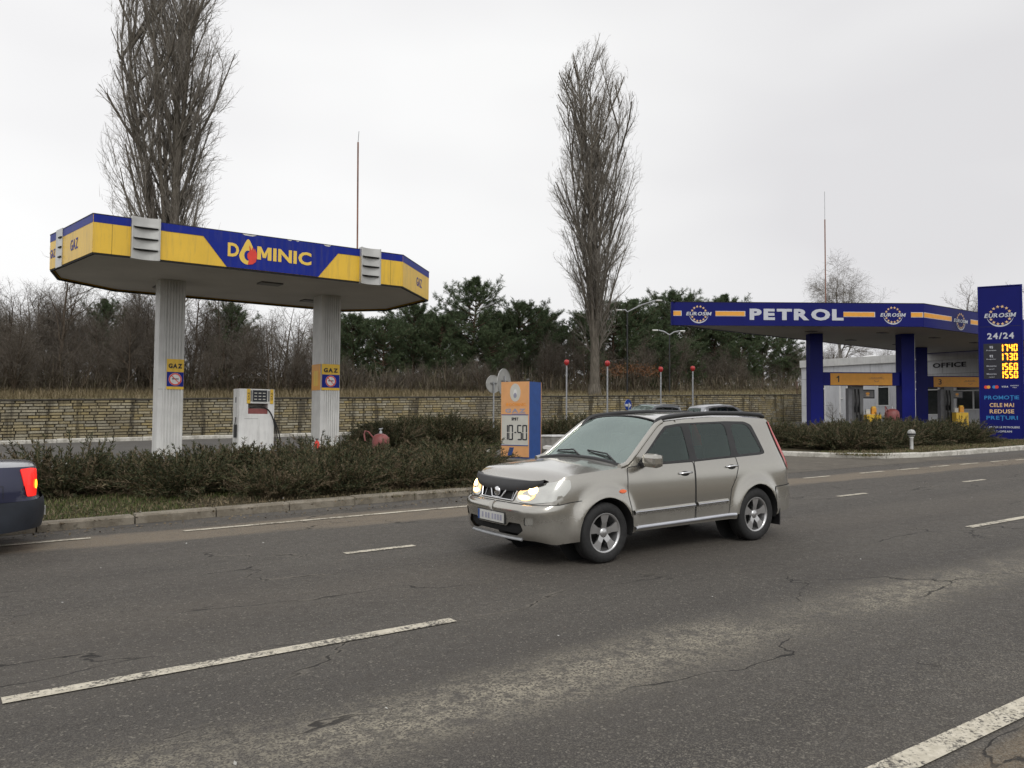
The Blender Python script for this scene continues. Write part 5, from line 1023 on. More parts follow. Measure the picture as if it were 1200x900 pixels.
    bb = MB(); rw_ = [P(y, .305, .015) for y in np.linspace(-.5, .5, 14)]; bb.tube(rw_, .022, 'galv', 8, flat=.6); bb.build('skid_bar', root)
    un = MB(); un.box((2.2, 0, .36), (4.0, 1.16, .12), 'under'); un.box((2.2, 0, .42), (1.5, 1.5, .10), 'under'); un.tube([(.87, -.7, .34), (.87, .7, .34)], .04, 'under', 8); un.tube([(3.5, -.7, .34), (3.5, .7, .34)], .04, 'under', 8); un.build('underbody', root)
    inn = MB(); inn.box((2.65, 0, .62), (2.9, 1.40, .36), 'cabin'); inn.box((1.34, 0, .96), (.36, 1.44, .17), 'cabin', bev=.04); inn.box((3.9, 0, 1.0), (.5, 1.3, .3), 'cabin')
    for x, y in ((2.15, -.36), (2.15, .36), (3.05, -.36), (3.05, .36)):
        inn.box((x, y, .86), (.50, .50, .14), 'grey', bev=.05); ax = (Vector((.97, 0, .24)).normalized(), Vector((0, 1, 0)), Vector((-.24, 0, .97)).normalized()); inn.box((x+.30, y, 1.12), (.12, .48, .52), 'grey', ax=ax, bev=.05); inn.box((x+.38, y, 1.44), (.08, .24, .15), 'grey', ax=ax, bev=.03)
    pts = [(1.66+.05*math.sin(t), -.36+.18*math.cos(t), 1.09+.17*math.sin(t)) for t in np.linspace(0, 2*math.pi, 24)]; inn.tube(pts, .014, 'blk', 6); inn.build('interior', root)
    tag(root, 'champagne silver four wheel drive car with lit headlights and black roof rails crossing the road', 'car')
    return root
suv()
def simple_car(name, sp, loc, rz, paint, label, tail='tail', grid=.06, lit=False, glass='glass', winset=None, rails=False, darkbump=False):
    sp = fix_spec(sp); root = empty(name, loc, rz, tilt=True); c = Car(sp, grid); sx = lambda p: [(c.uX(x), z) for x, z in p]; L = sp['L']
    W = sp['wins']; hl = rounded([(c.uF(.40), .60), (c.uF(.40), .72), (c.uX(.22), .76), (c.uX(.30), .64)], .03); tl = rounded(sp['tl'](c), .02)
    bm_ = [(-.06, .1), (-.06, .50), (c.uX(.45), .54), (c.uX(.45), .1)]; rb = [(c.uX(L-.62), .1), (c.uX(L-.60), sp['rbz']-.02), (c.L+.05, sp['rbz']), (c.L+.05, .1)]
    rw = rounded(sp['rw'](c), .04) if 'rw' in sp else None
    polys = [('hl', hl), ('tl', tl)] + [('w', rounded(sx(p), .04)) for p in W] + [('trim', rounded(sx(sp['trim']), .04)), ('b', bm_), ('rb', rb)] + ([('rw', rw)] if rw else [])
    V2, T, lab = c.region(polys, root); key = [k for k, _ in polys]
    def tri(k): return T[np.isin(lab, [i for i, q in enumerate(key) if q == k])]
    c.emit('body', V2, T[lab < 0], 0, [paint], 0, root); c.emit('front_bumper', V2, tri('b'), .006, [paint if not darkbump else 'blk'], 0, root); c.emit('rear_bumper', V2, tri('rb'), .03, [paint if not darkbump else 'darkbumper'], 0, root)
    if rw: c.emit('rear_window', V2, tri('rw'), 0, [glass], 0, root)
    for sd in (1, -1):
        c.emit('window_trim', V2, tri('trim'), -.002, ['blk'], sd, root)
        for i, q in enumerate(key):
            if q == 'w': c.emit('side_window', V2, T[lab == i], -.006, [glass], sd, root)
        c.emit('tail_light', V2, tri('tl'), .014, [tail], sd, root); c.emit('headlight', V2, tri('hl'), .008, ['lamp'], sd, root)
        fl = MB()
        for xc, zc, ra in sp['arch']:
            pts = [(c.uX(xc)+ra*math.cos(t), zc+ra*math.sin(t)) for t in np.linspace(math.pi*1.06, -math.pi*.06, 20)]; A = c.pos([p[0] for p in pts], [p[1] for p in pts]); vs = []
            for a in A: vs += [(a[0], a[1]*sd, a[2]), (a[0], (a[1]-.25)*sd, a[2])]
            fl.add(vs, [(2*i, 2*i+1, 2*i+3, 2*i+2) if sd > 0 else (2*i+2, 2*i+3, 2*i+1, 2*i) for i in range(19)], 'under', True); fl.build('wheel_arch', root); fl = MB(); wheel(root, xc, sd*(sp['hw']-.10), sd, sp['arch'][0][1], .18, .17, 6)
        mm = MB(); mm.box((sp['mx'], sd*(sp['hw']+.07), sp['mz']), (.1, .18, .12), paint, bev=.03); mm.build('wing_mirror', root)
        if 'seams' in sp:
            for s_ in sp['seams']: g = MB(); c.strip(g, sx(s_), .008, .003, 'dark', sd); g.build('panel_gap', root)
    cr = sp['crown']; a, b, d, e_ = sp['cuts']; c.top('bonnet', -.1, a, [paint], root, cr); c.top('windscreen', a, b, ['wglass'], root, cr); c.top('roof', b, d, [paint], root, cr)
    if e_: c.top('rear_screen', d, e_, ['wglass'], root, cr); c.top('boot_lid', e_, L+.2, [paint], root, cr)
    un = MB(); un.box((L/2, 0, .34), (L-.5, 1.1, .12), 'under'); un.box((L/2+.2, 0, .6), (L*.5, 1.2, .3), 'cabin')
    for x in (L*.47, L*.66):
        for y in (-.34, .34): un.box((x, y, .95), (.14, .46, .6), 'grey', bev=.04)
    un.build('interior', root)
    if rails:
        for sd in (1, -1): rl = MB(); rl.tube([(x, sd*.52, interp(x, sp['topl'])+.05) for x in np.linspace(b+.1, d-.1, 8)], .02, 'galv', 6); rl.build('roof_rail', root)
    tag(root, label, 'car'); return root, c
M['darkbumper'] = mat('dark_bumper', (.016, .02, .028), .55, var=.3, scale=4)
SEDAN = dict(L=4.25, hw=.83, nose=.6, flare=.01, plan=[(0, 0), (.01, .3), (.05, .52), (.15, .68), (.35, .78), (.8, .82), (2.1, .835), (3.3, .825), (3.75, .80), (3.98, .76), (4.12, .68), (4.20, .52), (4.235, .3), (4.25, 0)],
 side=[(.15, .95), (.3, .985), (.55, 1.0), (.75, .995), (.92, .965), (1.02, .93), (1.25, .82), (1.45, .70), (1.6, .65)], front=[(.15, .1), (.35, 0), (.5, .01), (.7, .05), (.9, .12), (1.6, .2)], rear=[(.15, -.10), (.30, -.03), (.50, 0), (.62, -.02), (.66, -.05), (.85, -.05), (.98, -.06), (1.03, -.09), (1.6, -.3)],
 topl=[(0, .72), (.3, .80), (1.0, .90), (1.15, .94), (1.35, 1.06), (1.8, 1.33), (2.0, 1.39), (2.5, 1.41), (2.9, 1.38), (3.1, 1.33), (3.45, 1.15), (3.68, 1.03), (3.75, 1.015), (4.1, 1.01), (4.18, 1.005), (4.25, .995)], bottom=[(0, .24), (.6, .22), (3.4, .24), (4.25, .30)], arch=[(.80, .29, .34), (3.32, .29, .34)],
 wins=[[(1.6, .98), (2.0, 1.28), (2.36, 1.31), (2.38, .99)], [(2.46, .99), (2.44, 1.31), (2.9, 1.27), (3.2, 1.08), (3.2, 1.0)]], trim=[(1.45, .955), (1.95, 1.31), (2.4, 1.345), (2.95, 1.31), (3.4, 1.06), (3.35, .98)],
 tl=lambda c: [(c.uX(3.99), .985), (c.uX(4.12), .99), (c.uR(.56), .975), (c.uR(.58), .70), (c.uR(.60), .655), (c.uX(4.06), .665)], rbz=.63, crown=([0, .3, 1.1, 1.4, 2., 3., 3.5, 4.2], [.01, .04, .05, .09, .06, .06, .05, .03]), cuts=(1.15, 1.95, 2.95, 3.66), mx=1.62, mz=1.02, seams=[[(2.42, .35), (2.42, .97)], [(1.3, .35), (1.28, .9)], [(3.1, .5), (3.25, .97)], [(3.62, .64), (3.62, .80), (3.80, .80), (3.80, .66)]])
rt, c_ = simple_car('navy_sedan', SEDAN, gp(-3.04, 12.0, .0), 0, 'navy', 'dark blue saloon car leaving the picture at the left edge with its tail light lit', tail='taillit', grid=.045, darkbump=True)
for sd in (1, -1):
    g = MB(); ring = [c_.pos(c_.uR(.60)-.02+.035*math.cos(t), .80+.055*math.sin(t), .022) for t in np.linspace(0, 2*math.pi, 16, endpoint=False)]; g.add([(p[0], p[1]*sd, p[2]) for p in ring], [list(range(16)) if sd > 0 else list(range(16))[::-1]], 'amberlit'); g.build('indicator', rt)
    g = MB(); g.box((3.72, sd*.70, .22), (.02, .2, .26), 'rubber'); g.build('mud_flap', rt)
g = MB(); fr = Fr((4.27, -.26, .38), (0, 1, 0)); fr.rect(g, 0, 0, .52, .11, -.01, .01, 'plate'); g.build('number_plate', rt)
HATCH = dict(L=4.0, hw=.82, nose=.6, flare=.01, plan=[(0, 0), (.01, .3), (.05, .52), (.15, .68), (.35, .77), (.8, .81), (2.1, .82), (3.2, .81), (3.7, .77), (3.88, .66), (3.96, .5), (3.99, .3), (4.0, 0)],
 side=[(.15, .95), (.3, .985), (.55, 1.0), (.75, .995), (.92, .965), (1.02, .93), (1.25, .84), (1.45, .73), (1.6, .68)], front=[(.15, .1), (.35, 0), (.5, .01), (.7, .05), (.9, .12), (1.6, .2)], rear=[(.15, -.10), (.35, 0), (.6, -.0), (.9, -.05), (1.1, -.12), (1.45, -.32), (1.6, -.4)],
 topl=[(0, .70), (.3, .80), (.95, .93), (1.1, .98), (1.7, 1.34), (1.95, 1.42), (2.5, 1.45), (3.2, 1.42), (3.6, 1.37), (4.0, 1.33)], bottom=[(0, .24), (.6, .22), (3.4, .24), (4.0, .32)], arch=[(.80, .29, .34), (3.25, .29, .34)],
 wins=[[(1.55, 1.0), (1.95, 1.30), (2.30, 1.34), (2.32, 1.0)], [(2.40, 1.0), (2.38, 1.34), (2.95, 1.32), (3.02, 1.02)], [(3.10, 1.03), (3.05, 1.31), (3.35, 1.27), (3.45, 1.06)]], trim=[(1.4, .97), (1.9, 1.34), (2.4, 1.375), (3.1, 1.35), (3.45, 1.30), (3.58, 1.02)],
 tl=lambda c: [(c.uX(3.72), 1.0), (c.uX(3.82), 1.0), (c.uR(.6), .98), (c.uR(.6), .72), (c.uX(3.82), .72)], rw=lambda c: [(c.uR(.58), 1.0), (c.uR(.54), 1.30), (c.L+.05, 1.31), (c.L+.05, .98)], rbz=.6, crown=([0, .3, 1.1, 1.4, 2., 3.9], [.01, .04, .05, .09, .06, .05]), cuts=(1.05, 1.9, 4.3, None), mx=1.5, mz=1.02)
simple_car('parked_hatchback', dict(HATCH), gp(26.0, 28.4, .0), .05, 'silverp', 'pale silver hatchback parked by the stone wall, seen over the roof of the large car', rails=True)
simple_car('parked_dark_car', dict(HATCH), gp(34.2, 27.2, .0), math.pi-.15, 'whitep', 'parked grey car with dark windscreen just beyond the rear roof of the large car')

# ================================================================== VEGETATION
class Wood:                                            # limbs collected as frustums, twigs as thin ones
    def __init__(s): s.A = []; s.B = []; s.ra = []; s.rb = []; s.k = []; s.leaf = []
    def seg(s, a, b, ra, rb, k): s.A.append(a); s.B.append(b); s.ra.append(ra); s.rb.append(rb); s.k.append(k)
    def arrays(s, sel, sides):
        i = [j for j in range(len(s.k)) if s.k[j] in sel]; A = np.array([s.A[j] for j in i]); B = np.array([s.B[j] for j in i]); ra = np.array([s.ra[j] for j in i]); rb = np.array([s.rb[j] for j in i])
        return tubes(A, B, ra, rb, sides)
def tubes(A, B, ra, rb, n):
    d = B-A; L = np.linalg.norm(d, axis=1, keepdims=True)+1e-9; d = d/L; ref = np.where(np.abs(d[:, 2:3]) < .9, np.array([[0, 0, 1.]]), np.array([[1., 0, 0]])); u = np.cross(d, ref); u /= np.linalg.norm(u, axis=1, keepdims=True)+1e-9; v = np.cross(d, u)
    th = np.arange(n)*2*np.pi/n; c = np.cos(th)[None, :, None]; s_ = np.sin(th)[None, :, None]; o = u[:, None]*c+v[:, None]*s_
    P = A[:, None]+o*ra[:, None, None]; Q = B[:, None]+o*rb[:, None, None]; V = np.concatenate([P, Q], 1).reshape(-1, 3); b = (np.arange(len(A))*2*n)[:, None, None]
    j = np.arange(n); q = np.stack([j, (j+1) % n, n+(j+1) % n, n+j], 1)[None]; return V, (q+b).reshape(-1, 4)
def grow(w_, p, d, L, r, lv, sp, rnd, taper=.15):
    """one limb with its children; sp[lv] = dict(n, steps, jit, up, ang, len, start, rad)"""
    S_ = sp[lv]; n = S_['steps']; q = np.array(p, float); dd = np.array(d, float); dd /= np.linalg.norm(dd); pts = [q.copy()]; ds = [dd.copy()]
    for i in range(n):
        dd = dd + rnd.normal(0, S_['jit'], 3) + np.array([0, 0, S_['up']]); dd /= np.linalg.norm(dd); q2 = q+dd*L/n; f0 = 1-(1-taper)*i/n; f1 = 1-(1-taper)*(i+1)/n; w_.seg(q, q2, r*f0, r*f1, lv); q = q2; pts.append(q.copy()); ds.append(dd.copy())
    if lv+1 < len(sp):
        C = sp[lv+1]; m_ = C['n'] if isinstance(C['n'], int) else max(1, int(C['n'](L)))
        for j in range(m_):
            t = C['start']+(1-C['start'])*((j+rnd.random())/m_); i = min(int(t*n), n-1); f = t*n-i; b = pts[i]*(1-f)+pts[i+1]*f; ax = ds[i]
            ph = rnd.random()*2*math.pi; e1 = np.cross(ax, [0, 0, 1] if abs(ax[2]) < .95 else [1, 0, 0]); e1 /= np.linalg.norm(e1); e2 = np.cross(ax, e1); a = C['ang']*(.7+.6*rnd.random()); nd = ax*math.cos(a)+(e1*math.cos(ph)+e2*math.sin(ph))*math.sin(a)
            l2 = C['len'](t, L)*(.7+.6*rnd.random()); r2 = max(r*(1-(1-taper)*t)*C['rad'], C['rmin']); grow(w_, b, nd, l2, r2, lv+1, sp, rnd, .25)
    return pts
def wood_objs(w_, root, mb, mt, thick, thin, n1='trunk', n2='crown', extra=None):
    V, Fq = w_.arrays(thick, 7); o1 = raw_obj(n1, raw_mesh(n1, V, Fq, [mb], smooth=True), root); V, Fq = w_.arrays(thin, 3); o2 = raw_obj(n2, raw_mesh(n2, V, Fq, [mt], smooth=False), root); return o1, o2
# --- Lombardy poplars
def poplar(name, loc, H, wd, seed, label, nb=120, side=None, leaders=5):
    rnd = np.random.default_rng(seed); w_ = Wood(); root = empty(name, loc)
    sp = [None, dict(steps=6, jit=.045, up=.10), dict(n=lambda L: L*2.0+.6, steps=4, jit=.09, up=.13, ang=.42, len=lambda t, L: (.34*L+.3)*(1.1-t*.5), start=.10, rad=.5, rmin=.012), dict(n=lambda L: L*2.9+.7, steps=2, jit=.12, up=.12, ang=.5, len=lambda t, L: .36*L+.16, start=.1, rad=.5, rmin=.009), dict(n=lambda L: L*3.4+.5, steps=2, jit=.14, up=.10, ang=.6, len=lambda t, L: .32*L+.14, start=.15, rad=.5, rmin=.007)]
    stems = [((0, 0, 0), (0, 0, 1), H*.93, .36)]
    for k in range(leaders):
        a = rnd.random()*6.28; h0 = H*(.08+.26*rnd.random()); stems.append(((.1*math.cos(a), .1*math.sin(a), h0), (.16*math.cos(a), .16*math.sin(a), 1), (H-h0)*(.72+.22*rnd.random()), .13))
    for i, (p, d, L, r) in enumerate(stems):
        n = 16; q = np.array(p, float); dd = np.array(d, float); dd /= np.linalg.norm(dd); pts = [q.copy()]
        for j in range(n):
            dd = dd+rnd.normal(0, .018, 3)+np.array([0, 0, .06]); dd /= np.linalg.norm(dd); q2 = q+dd*L/n; w_.seg(q, q2, r*(1-.93*(j/n)**.8), r*(1-.93*((j+1)/n)**.8), 0); q = q2; pts.append(q.copy())
        if i == 0: w_.seg(np.array([0, 0, -.3]), np.array([0, 0, .7]), .55, .38, 0)
        m_ = nb if i == 0 else nb//4
        for j in range(m_):
            t = .07+.92*((j+rnd.random())/m_); ii = min(int(t*n), n-1); b = pts[ii]+(pts[ii+1]-pts[ii])*(t*n-ii); zf = b[2]/H
            a = rnd.random()*6.28; ang = .34+.36*rnd.random(); l_ = (1.8+3.6*rnd.random())*(1 if zf < .7 else .75)*wd/2.4; l_ = min(l_, H*(1-zf)+.5); grow(w_, b, (math.sin(ang)*math.cos(a), math.sin(ang)*math.sin(a), math.cos(ang)), l_, max(.016, .013*l_), 1, sp, rnd, .25)
    # the crown keeps to a ragged column
    B = np.array(w_.B); z = B[:, 2]/H; rad = np.hypot(B[:, 0], B[:, 1]); th = np.arctan2(B[:, 1], B[:, 0]); env = np.interp(z, [0, .05, .10, .2, .35, .6, .8, .92, 1.02], [.05, .15, .45, .85, .95, 1.0, .88, .66, .34])*wd*(1+.16*np.sin(th*3+z*19+seed)+.10*np.sin(th*7-z*43)); k = np.array(w_.k); gap = (np.sin(th*2+z*31+seed)*np.sin(z*57-th*3) > .62) & (rad > .35); keep = (rad < env) & (z < 1.0+.02*np.sin(th*5)) & ~gap | (k <= 1) & (rad < env*1.03)
    if side:
        n0 = len(w_.k)
        for (h, a, l_) in side: grow(w_, (0, 0, h), (math.cos(a)*.9, math.sin(a)*.9, .55), l_, .04, 1, sp, rnd, .2)
        keep = np.concatenate([keep, np.ones(len(w_.k)-n0, bool)])
    idx = np.where(keep)[0]
    for f_ in ('A', 'B', 'ra', 'rb', 'k'): v_ = getattr(w_, f_); setattr(w_, f_, [v_[i] for i in idx])
    wood_objs(w_, root, 'popbark', 'poptwig', (0, 1), (2, 3, 4)); tag(root, label, 'tree')
    return len(w_.k)
a_l = math.atan2(-RI.y, -RI.x); a_r = math.atan2(RI.y, RI.x)
n1 = poplar('poplar_tree', Vector((35.0, 40.4, hill_z(35, 40.4))), 23.3, 3.0, 3, 'tall bare upright poplar rising alone above the stone wall behind the silver car', nb=70, side=((6.5, a_l, 3.2), (7.5, a_r, 3.0), (11.8, a_l, 3.0)), leaders=7)
n2 = poplar('poplar_tree', Vector((9.15, 41.2, hill_z(9.1, 41.2))), 24, 3.05, 8, 'tall bare poplar behind the yellow gas canopy with its top beyond the picture', nb=60, side=((7.0, a_l, 3.2), (8.0, a_l, 2.4)), leaders=8)
print('poplar segs', n1, n2)
# --- bare trees and thicket (prototypes, then copies)
def bare_proto(seed, H, spread=.8, mb='bark', mt='btwig', droop=0., dens_=1., stems=1):
    rnd = np.random.default_rng(seed); w_ = Wood(); root = empty('bare_tree', (0, 0, 0))
    sp = [dict(steps=8, jit=.06, up=.05), dict(n=int(15*dens_), steps=6, jit=.12, up=.07-droop, ang=spread, len=lambda t, L: L*(.55-.35*t), start=.16, rad=.55, rmin=.02), dict(n=lambda L: L*2.6*dens_+1, steps=4, jit=.16, up=.05-droop*1.5, ang=.8, len=lambda t, L: .45*L*(1.1-t*.6)+.2, start=.12, rad=.5, rmin=.012), dict(n=lambda L: L*4*dens_+1, steps=3, jit=.18, up=.02-droop*3, ang=.75, len=lambda t, L: .42*L+.18, start=.1, rad=.5, rmin=.008), dict(n=lambda L: L*4*dens_, steps=2, jit=.18, up=-droop*3, ang=.7, len=lambda t, L: .4*L+.12+droop*1.2, start=.1, rad=.6, rmin=.0065)]
    for k in range(stems):
        a = rnd.random()*6.28; tl_ = .0 if stems == 1 else .28; grow(w_, (.2*math.cos(a)*(stems > 1), .2*math.sin(a)*(stems > 1), -.2), (tl_*math.cos(a), tl_*math.sin(a), 1), H*(1 if k == 0 else .75+.2*rnd.random()), .013*H+.03, 0, sp, rnd, .12)
    wood_objs(w_, root, mb, mt, (0, 1), (2, 3, 4)); return root
def place(root, x, y, s, rz, label, cat, group, first, name=None, z=None, sz=None):
    o = root if first else copy_tree(root); o.location = (x, y, hill_z(x, y)-.1 if z is None else z); o.rotation_euler = (random.uniform(-.03, .03), random.uniform(-.03, .03), rz); o.scale = (s, s, sz or s); tag(o, label, cat, group); return o
def at(px, Y):                                         # the X on the line Y = const seen at a given column of the view
    d = FW*F_PX + RI*(px-600) - UPV*(470-450); return d.x/d.y*Y
def hgt(px, py, X, Y):                                 # height of the ray through a pixel at (X, Y)
    d = FW*F_PX + RI*(px-600) - UPV*(py-450); t = (X*fh[0]+Y*fh[1])/(d.x*fh[0]+d.y*fh[1]); return CAMH + d.z*t
BP = [bare_proto(21, 8.0, .75, stems=2), bare_proto(22, 8.0, .9, dens_=.9), bare_proto(23, 8.0, .6, dens_=1.1, stems=3), bare_proto(24, 8.0, .85, dens_=.8)]
used = set(); rr = random.Random(4)
def bare(i, px, Y, top, label='bare brown tree in the leafless wood beyond the stone wall', group='bare trees of the wood beyond the stone wall', wide=1.):
    x = at(px, Y); h = hgt(px, top, x, Y)-hill_z(x, Y); s = h/8.3; o = place(BP[i], x, Y, s*wide, rr.uniform(0, 6.28), label, 'tree', group, i not in used, sz=s); used.add(i); return o
bare(1, 62, 47, 292, 'thin bare tree taller than its neighbours, left of the yellow canopy', None)
for px in range(-90, 372, 17):
    top = 335+rr.uniform(-14, 22)+(12 if px > 220 else 0)+(18 if px > 300 else 0); bare(rr.randrange(4), px+rr.uniform(-8, 8), rr.uniform(46, 54), top)
for px in range(-120, 400, 21): bare(rr.randrange(4), px+rr.uniform(-9, 9), rr.uniform(56, 66), 348+rr.uniform(-12, 18)+(20 if px > 260 else 0))
for px in range(-80, 380, 25): bare(rr.randrange(4), px+rr.uniform(-9, 9), rr.uniform(43, 46), 378+rr.uniform(-12, 25), 'low bare tree at the front edge of the leafless wood', 'low bare trees at the front edge of the wood')
bare(3, 345, 45, 372, 'dark spreading bare tree between the two fluted columns', None, 1.3)
for px in range(590, 800, 12): bare(rr.randrange(4), px+rr.uniform(-6, 6), rr.uniform(46, 54), 392+rr.uniform(-12, 20), 'reddish brown bare tree in front of the pines behind the poplar', 'bare trees in front of the pines')
for px in range(820, 960, 13): bare(rr.randrange(4), px+rr.uniform(-6, 6), rr.uniform(47, 58), 412+rr.uniform(-12, 14), 'thin bare tree in front of the pines left of the office building', 'thin bare trees in front of the right pines')
for px in range(400, 600, 11): bare(rr.randrange(4), px+rr.uniform(-6, 6), rr.uniform(44, 48), 425+rr.uniform(-10, 10), 'low bare tree below the pines right of the yellow canopy', 'low bare trees below the pines')
for px in range(920, 1290, 15): bare(rr.randrange(4), px+rr.uniform(-6, 6), rr.uniform(58, 70), 401+rr.uniform(-10, 8), 'bare tree in the wood behind the office building', 'bare trees behind the office building')
for px in (1128, 1138, 1215): bare(rr.randrange(4), px, 52, 340+rr.uniform(-8, 14), 'bare tree showing above the petrol canopy beside the price totem', 'bare trees beside the totem')
# weeping birch above the petrol canopy
bt = bare_proto(31, 15, .55, 'birchbark', 'btwig', droop=.05, dens_=1.05); bx_ = at(986, 52); bt.name = 'birch_tree'; hb = hgt(986, 312, bx_, 52)-hill_z(bx_, 52); bt.location = (bx_, 52, hill_z(bx_, 52)-.1); bt.scale = (hb/15.2,)*3; tag(bt, 'weeping bare birch standing behind the petrol canopy beside its lightning rod', 'tree')
# --- pines
def pine_proto(seed, H=10., gaps=.25, low=.12, W=.30, tuft=17):
    rnd = np.random.default_rng(seed); w_ = Wood(); root = empty('pine_tree', (0, 0, 0)); n = 12; q = np.array([0, 0, -.2]); P = [q.copy()]; d = np.array([0, 0, 1.])
    for j in range(n): d = d+rnd.normal(0, .025, 3); d[2] += .05; d /= np.linalg.norm(d); q2 = q+d*H*1.0/n; w_.seg(q, q2, .17*(1-.95*j/n), .17*(1-.95*(j+1)/n), 0); q = q2; P.append(q.copy())
    tips = [(P[-1], np.array([0, 0, 1.]))]; z = low
    while z < .985:
        k = rnd.integers(4, 7); a0 = rnd.random()*6.28; prof = W*H*(.55+.75*math.sin(math.pi*min(1, (1-z)**.75)))*(1 if z < .9 else .6)*min(1, (1-z)*3.2+.12)
        for b in range(k):
            if rnd.random() < gaps: continue
            a = a0+b*6.28/k+rnd.normal(0, .25); i = min(int(z*n), n-1); bp = P[i]+(P[i+1]-P[i])*(z*n-i); L = prof*(.6+.65*rnd.random()); el = .12+.55*z+rnd.normal(0, .12); dd = np.array([math.cos(a)*math.cos(el), math.sin(a)*math.cos(el), math.sin(el)]); m_ = 5; qq = bp.copy(); r0 = .02+.012*L
            for s_ in range(m_):
                dd = dd+rnd.normal(0, .1, 3)+np.array([0, 0, .09]); dd /= np.linalg.norm(dd); q2 = qq+dd*L/m_; w_.seg(qq, q2, r0*(1-.8*s_/m_), r0*(1-.8*(s_+1)/m_), 1)
                if s_ >= 1:
                    for c in range(int(2+L*1.1)):
                        sd = dd+rnd.normal(0, .62, 3)+np.array([0, 0, .22]); sd /= np.linalg.norm(sd); sl_ = (.22+.42*rnd.random())*min(1, .4+L*.25); t0 = qq+(q2-qq)*rnd.random(); e_ = t0+sd*sl_; w_.seg(t0, e_, .010, .006, 2); tips.append((e_, sd)); tips.append((t0+sd*sl_*.55, sd))
                qq = q2
            tips.append((qq, dd))
        z += .028+.018*rnd.random()
    T = np.array([t[0] for t in tips]); D = np.array([t[1] for t in tips]); m_ = tuft; N = len(T)
    C = np.repeat(T, m_, 0); dd = np.repeat(D, m_, 0)*.55+rnd.normal(0, .60, (N*m_, 3))+np.array([0, 0, .25]); dd /= np.linalg.norm(dd, axis=1, keepdims=True); L = (.13+.11*rnd.random((N*m_, 1)))*H/10*1.25; side = np.cross(dd, rnd.normal(0, 1, (N*m_, 3))); side /= np.linalg.norm(side, axis=1, keepdims=True)+1e-9; wv = .0105*H/10*1.5
    off = rnd.normal(0, .05, (N*m_, 3)); A = C+off-side*wv; B = C+off+side*wv; E_ = C+off+dd*L; V = np.stack([A, B, E_], 1).reshape(-1, 3); Fq = np.arange(len(V)).reshape(-1, 3)
    V1, F1 = w_.arrays((0, 1, 2), 5); raw_obj('trunk', raw_mesh('trunk', V1, F1, ['pinebark'], smooth=True), root); raw_obj('crown', raw_mesh('crown', V, Fq, ['needle']), root); return root
PP = [pine_proto(41, gaps=.3, W=.23), pine_proto(42, gaps=.2, W=.27), pine_proto(43, gaps=.22, W=.31, low=.06), pine_proto(44, gaps=.15, W=.25, low=.04)]
pu = set()
def pine(i, px, Y, top, wide=1., label='dark green pine in the row beyond the stone wall', group='pines of the row beyond the stone wall'):
    x = at(px, Y); h = hgt(px, top, x, Y)-hill_z(x, Y); s = h/10.05; place(PP[i], x, Y, s*wide, rr.uniform(0, 6.28), label, 'tree', group, i not in pu, sz=s); pu.add(i)
pine(0, 553, 50, 322, 1.1, 'tallest pointed pine right of the yellow canopy', None)
for i, px, Y, top, wd in ((1, 412, 52, 365, 1.25), (2, 448, 51, 372, 1.1), (1, 482, 52, 352, 1.2), (3, 515, 50, 366, 1.2), (2, 535, 55, 362, 1.3), (1, 585, 54, 362, 1.2), (2, 605, 53, 352, 1.2), (1, 632, 55, 358, 1.2), (3, 658, 56, 378, 1.3), (2, 572, 49, 385, 1.3), (3, 640, 60, 378, 1.4),
    (1, 690, 52, 362, 1.2), (2, 720, 50, 352, 1.25), (0, 737, 50, 348, 1.2), (2, 765, 54, 370, 1.2), (1, 790, 54, 338, 1.25), (3, 775, 48, 392, 1.3), (2, 815, 55, 352, 1.3), (0, 845, 56, 344, 1.2), (3, 840, 53, 375, 1.4), (1, 868, 56, 366, 1.3), (2, 893, 55, 380, 1.3), (3, 918, 57, 392, 1.4), (2, 870, 52, 398, 1.4), (1, 805, 50, 395, 1.3), (3, 395, 57, 372, 1.3), (2, 430, 60, 372, 1.3), (3, 465, 60, 370, 1.3), (3, 755, 60, 365, 1.5), (3, 700, 60, 372, 1.4), (3, 500, 60, 368, 1.4), (3, 590, 60, 374, 1.5)): pine(i, px, Y, top, wd)
pine(0, 268, 50, 352, 1.0, 'small dark pine among bare trees between the two fluted columns', None); pine(0, 122, 52, 348, .9, 'narrow dark pine among bare trees below the left end of the yellow canopy', None)
# --- undergrowth: brush stems and dead grass nobody could count
def blades(name, pos, h, w_, lean, mats, kind='stuff', split=2, curve=.3, rnd=None, bend=None):
    rnd = rnd or RNG; N = len(pos); az = rnd.random(N)*2*np.pi; dirv = np.stack([np.cos(az), np.sin(az), np.zeros(N)], 1); side = np.stack([-np.sin(az+rnd.normal(0, .8, N)), np.cos(az), np.zeros(N)], 1); side /= np.linalg.norm(side, axis=1, keepdims=True)
    l_ = (lean*rnd.random(N))[:, None]; h = h[:, None]; a = pos; b = pos+dirv*l_*h*.35+np.array([0, 0, 1])*h*.55; c = pos+dirv*l_*h+np.array([0, 0, 1])*h*(1-.35*l_**2)
    W_ = (w_*(.6+.8*rnd.random(N)))[:, None]*side; V = np.stack([a-W_, a+W_, b+W_*.8, b-W_*.8, c], 1).reshape(-1, 3); i = (np.arange(N)*5)[:, None]; F1 = np.concatenate([i+np.array([[0, 1, 2, 3]])]); F2 = i+np.array([[3, 2, 4, 4]])
    me = bpy.data.meshes.new(name); Ft = np.concatenate([i+np.array([[0, 1, 2]]), i+np.array([[0, 2, 3]]), i+np.array([[3, 2, 4]])]); me = raw_mesh(name, V, Ft, mats); o = raw_obj(name, me); o['kind'] = kind; return o
def scatter(n, x0, x1, y0, y1): return RNG.uniform(x0, x1, n), RNG.uniform(y0, y1, n)
hz = np.vectorize(lambda x, y: hill_z(x, y))
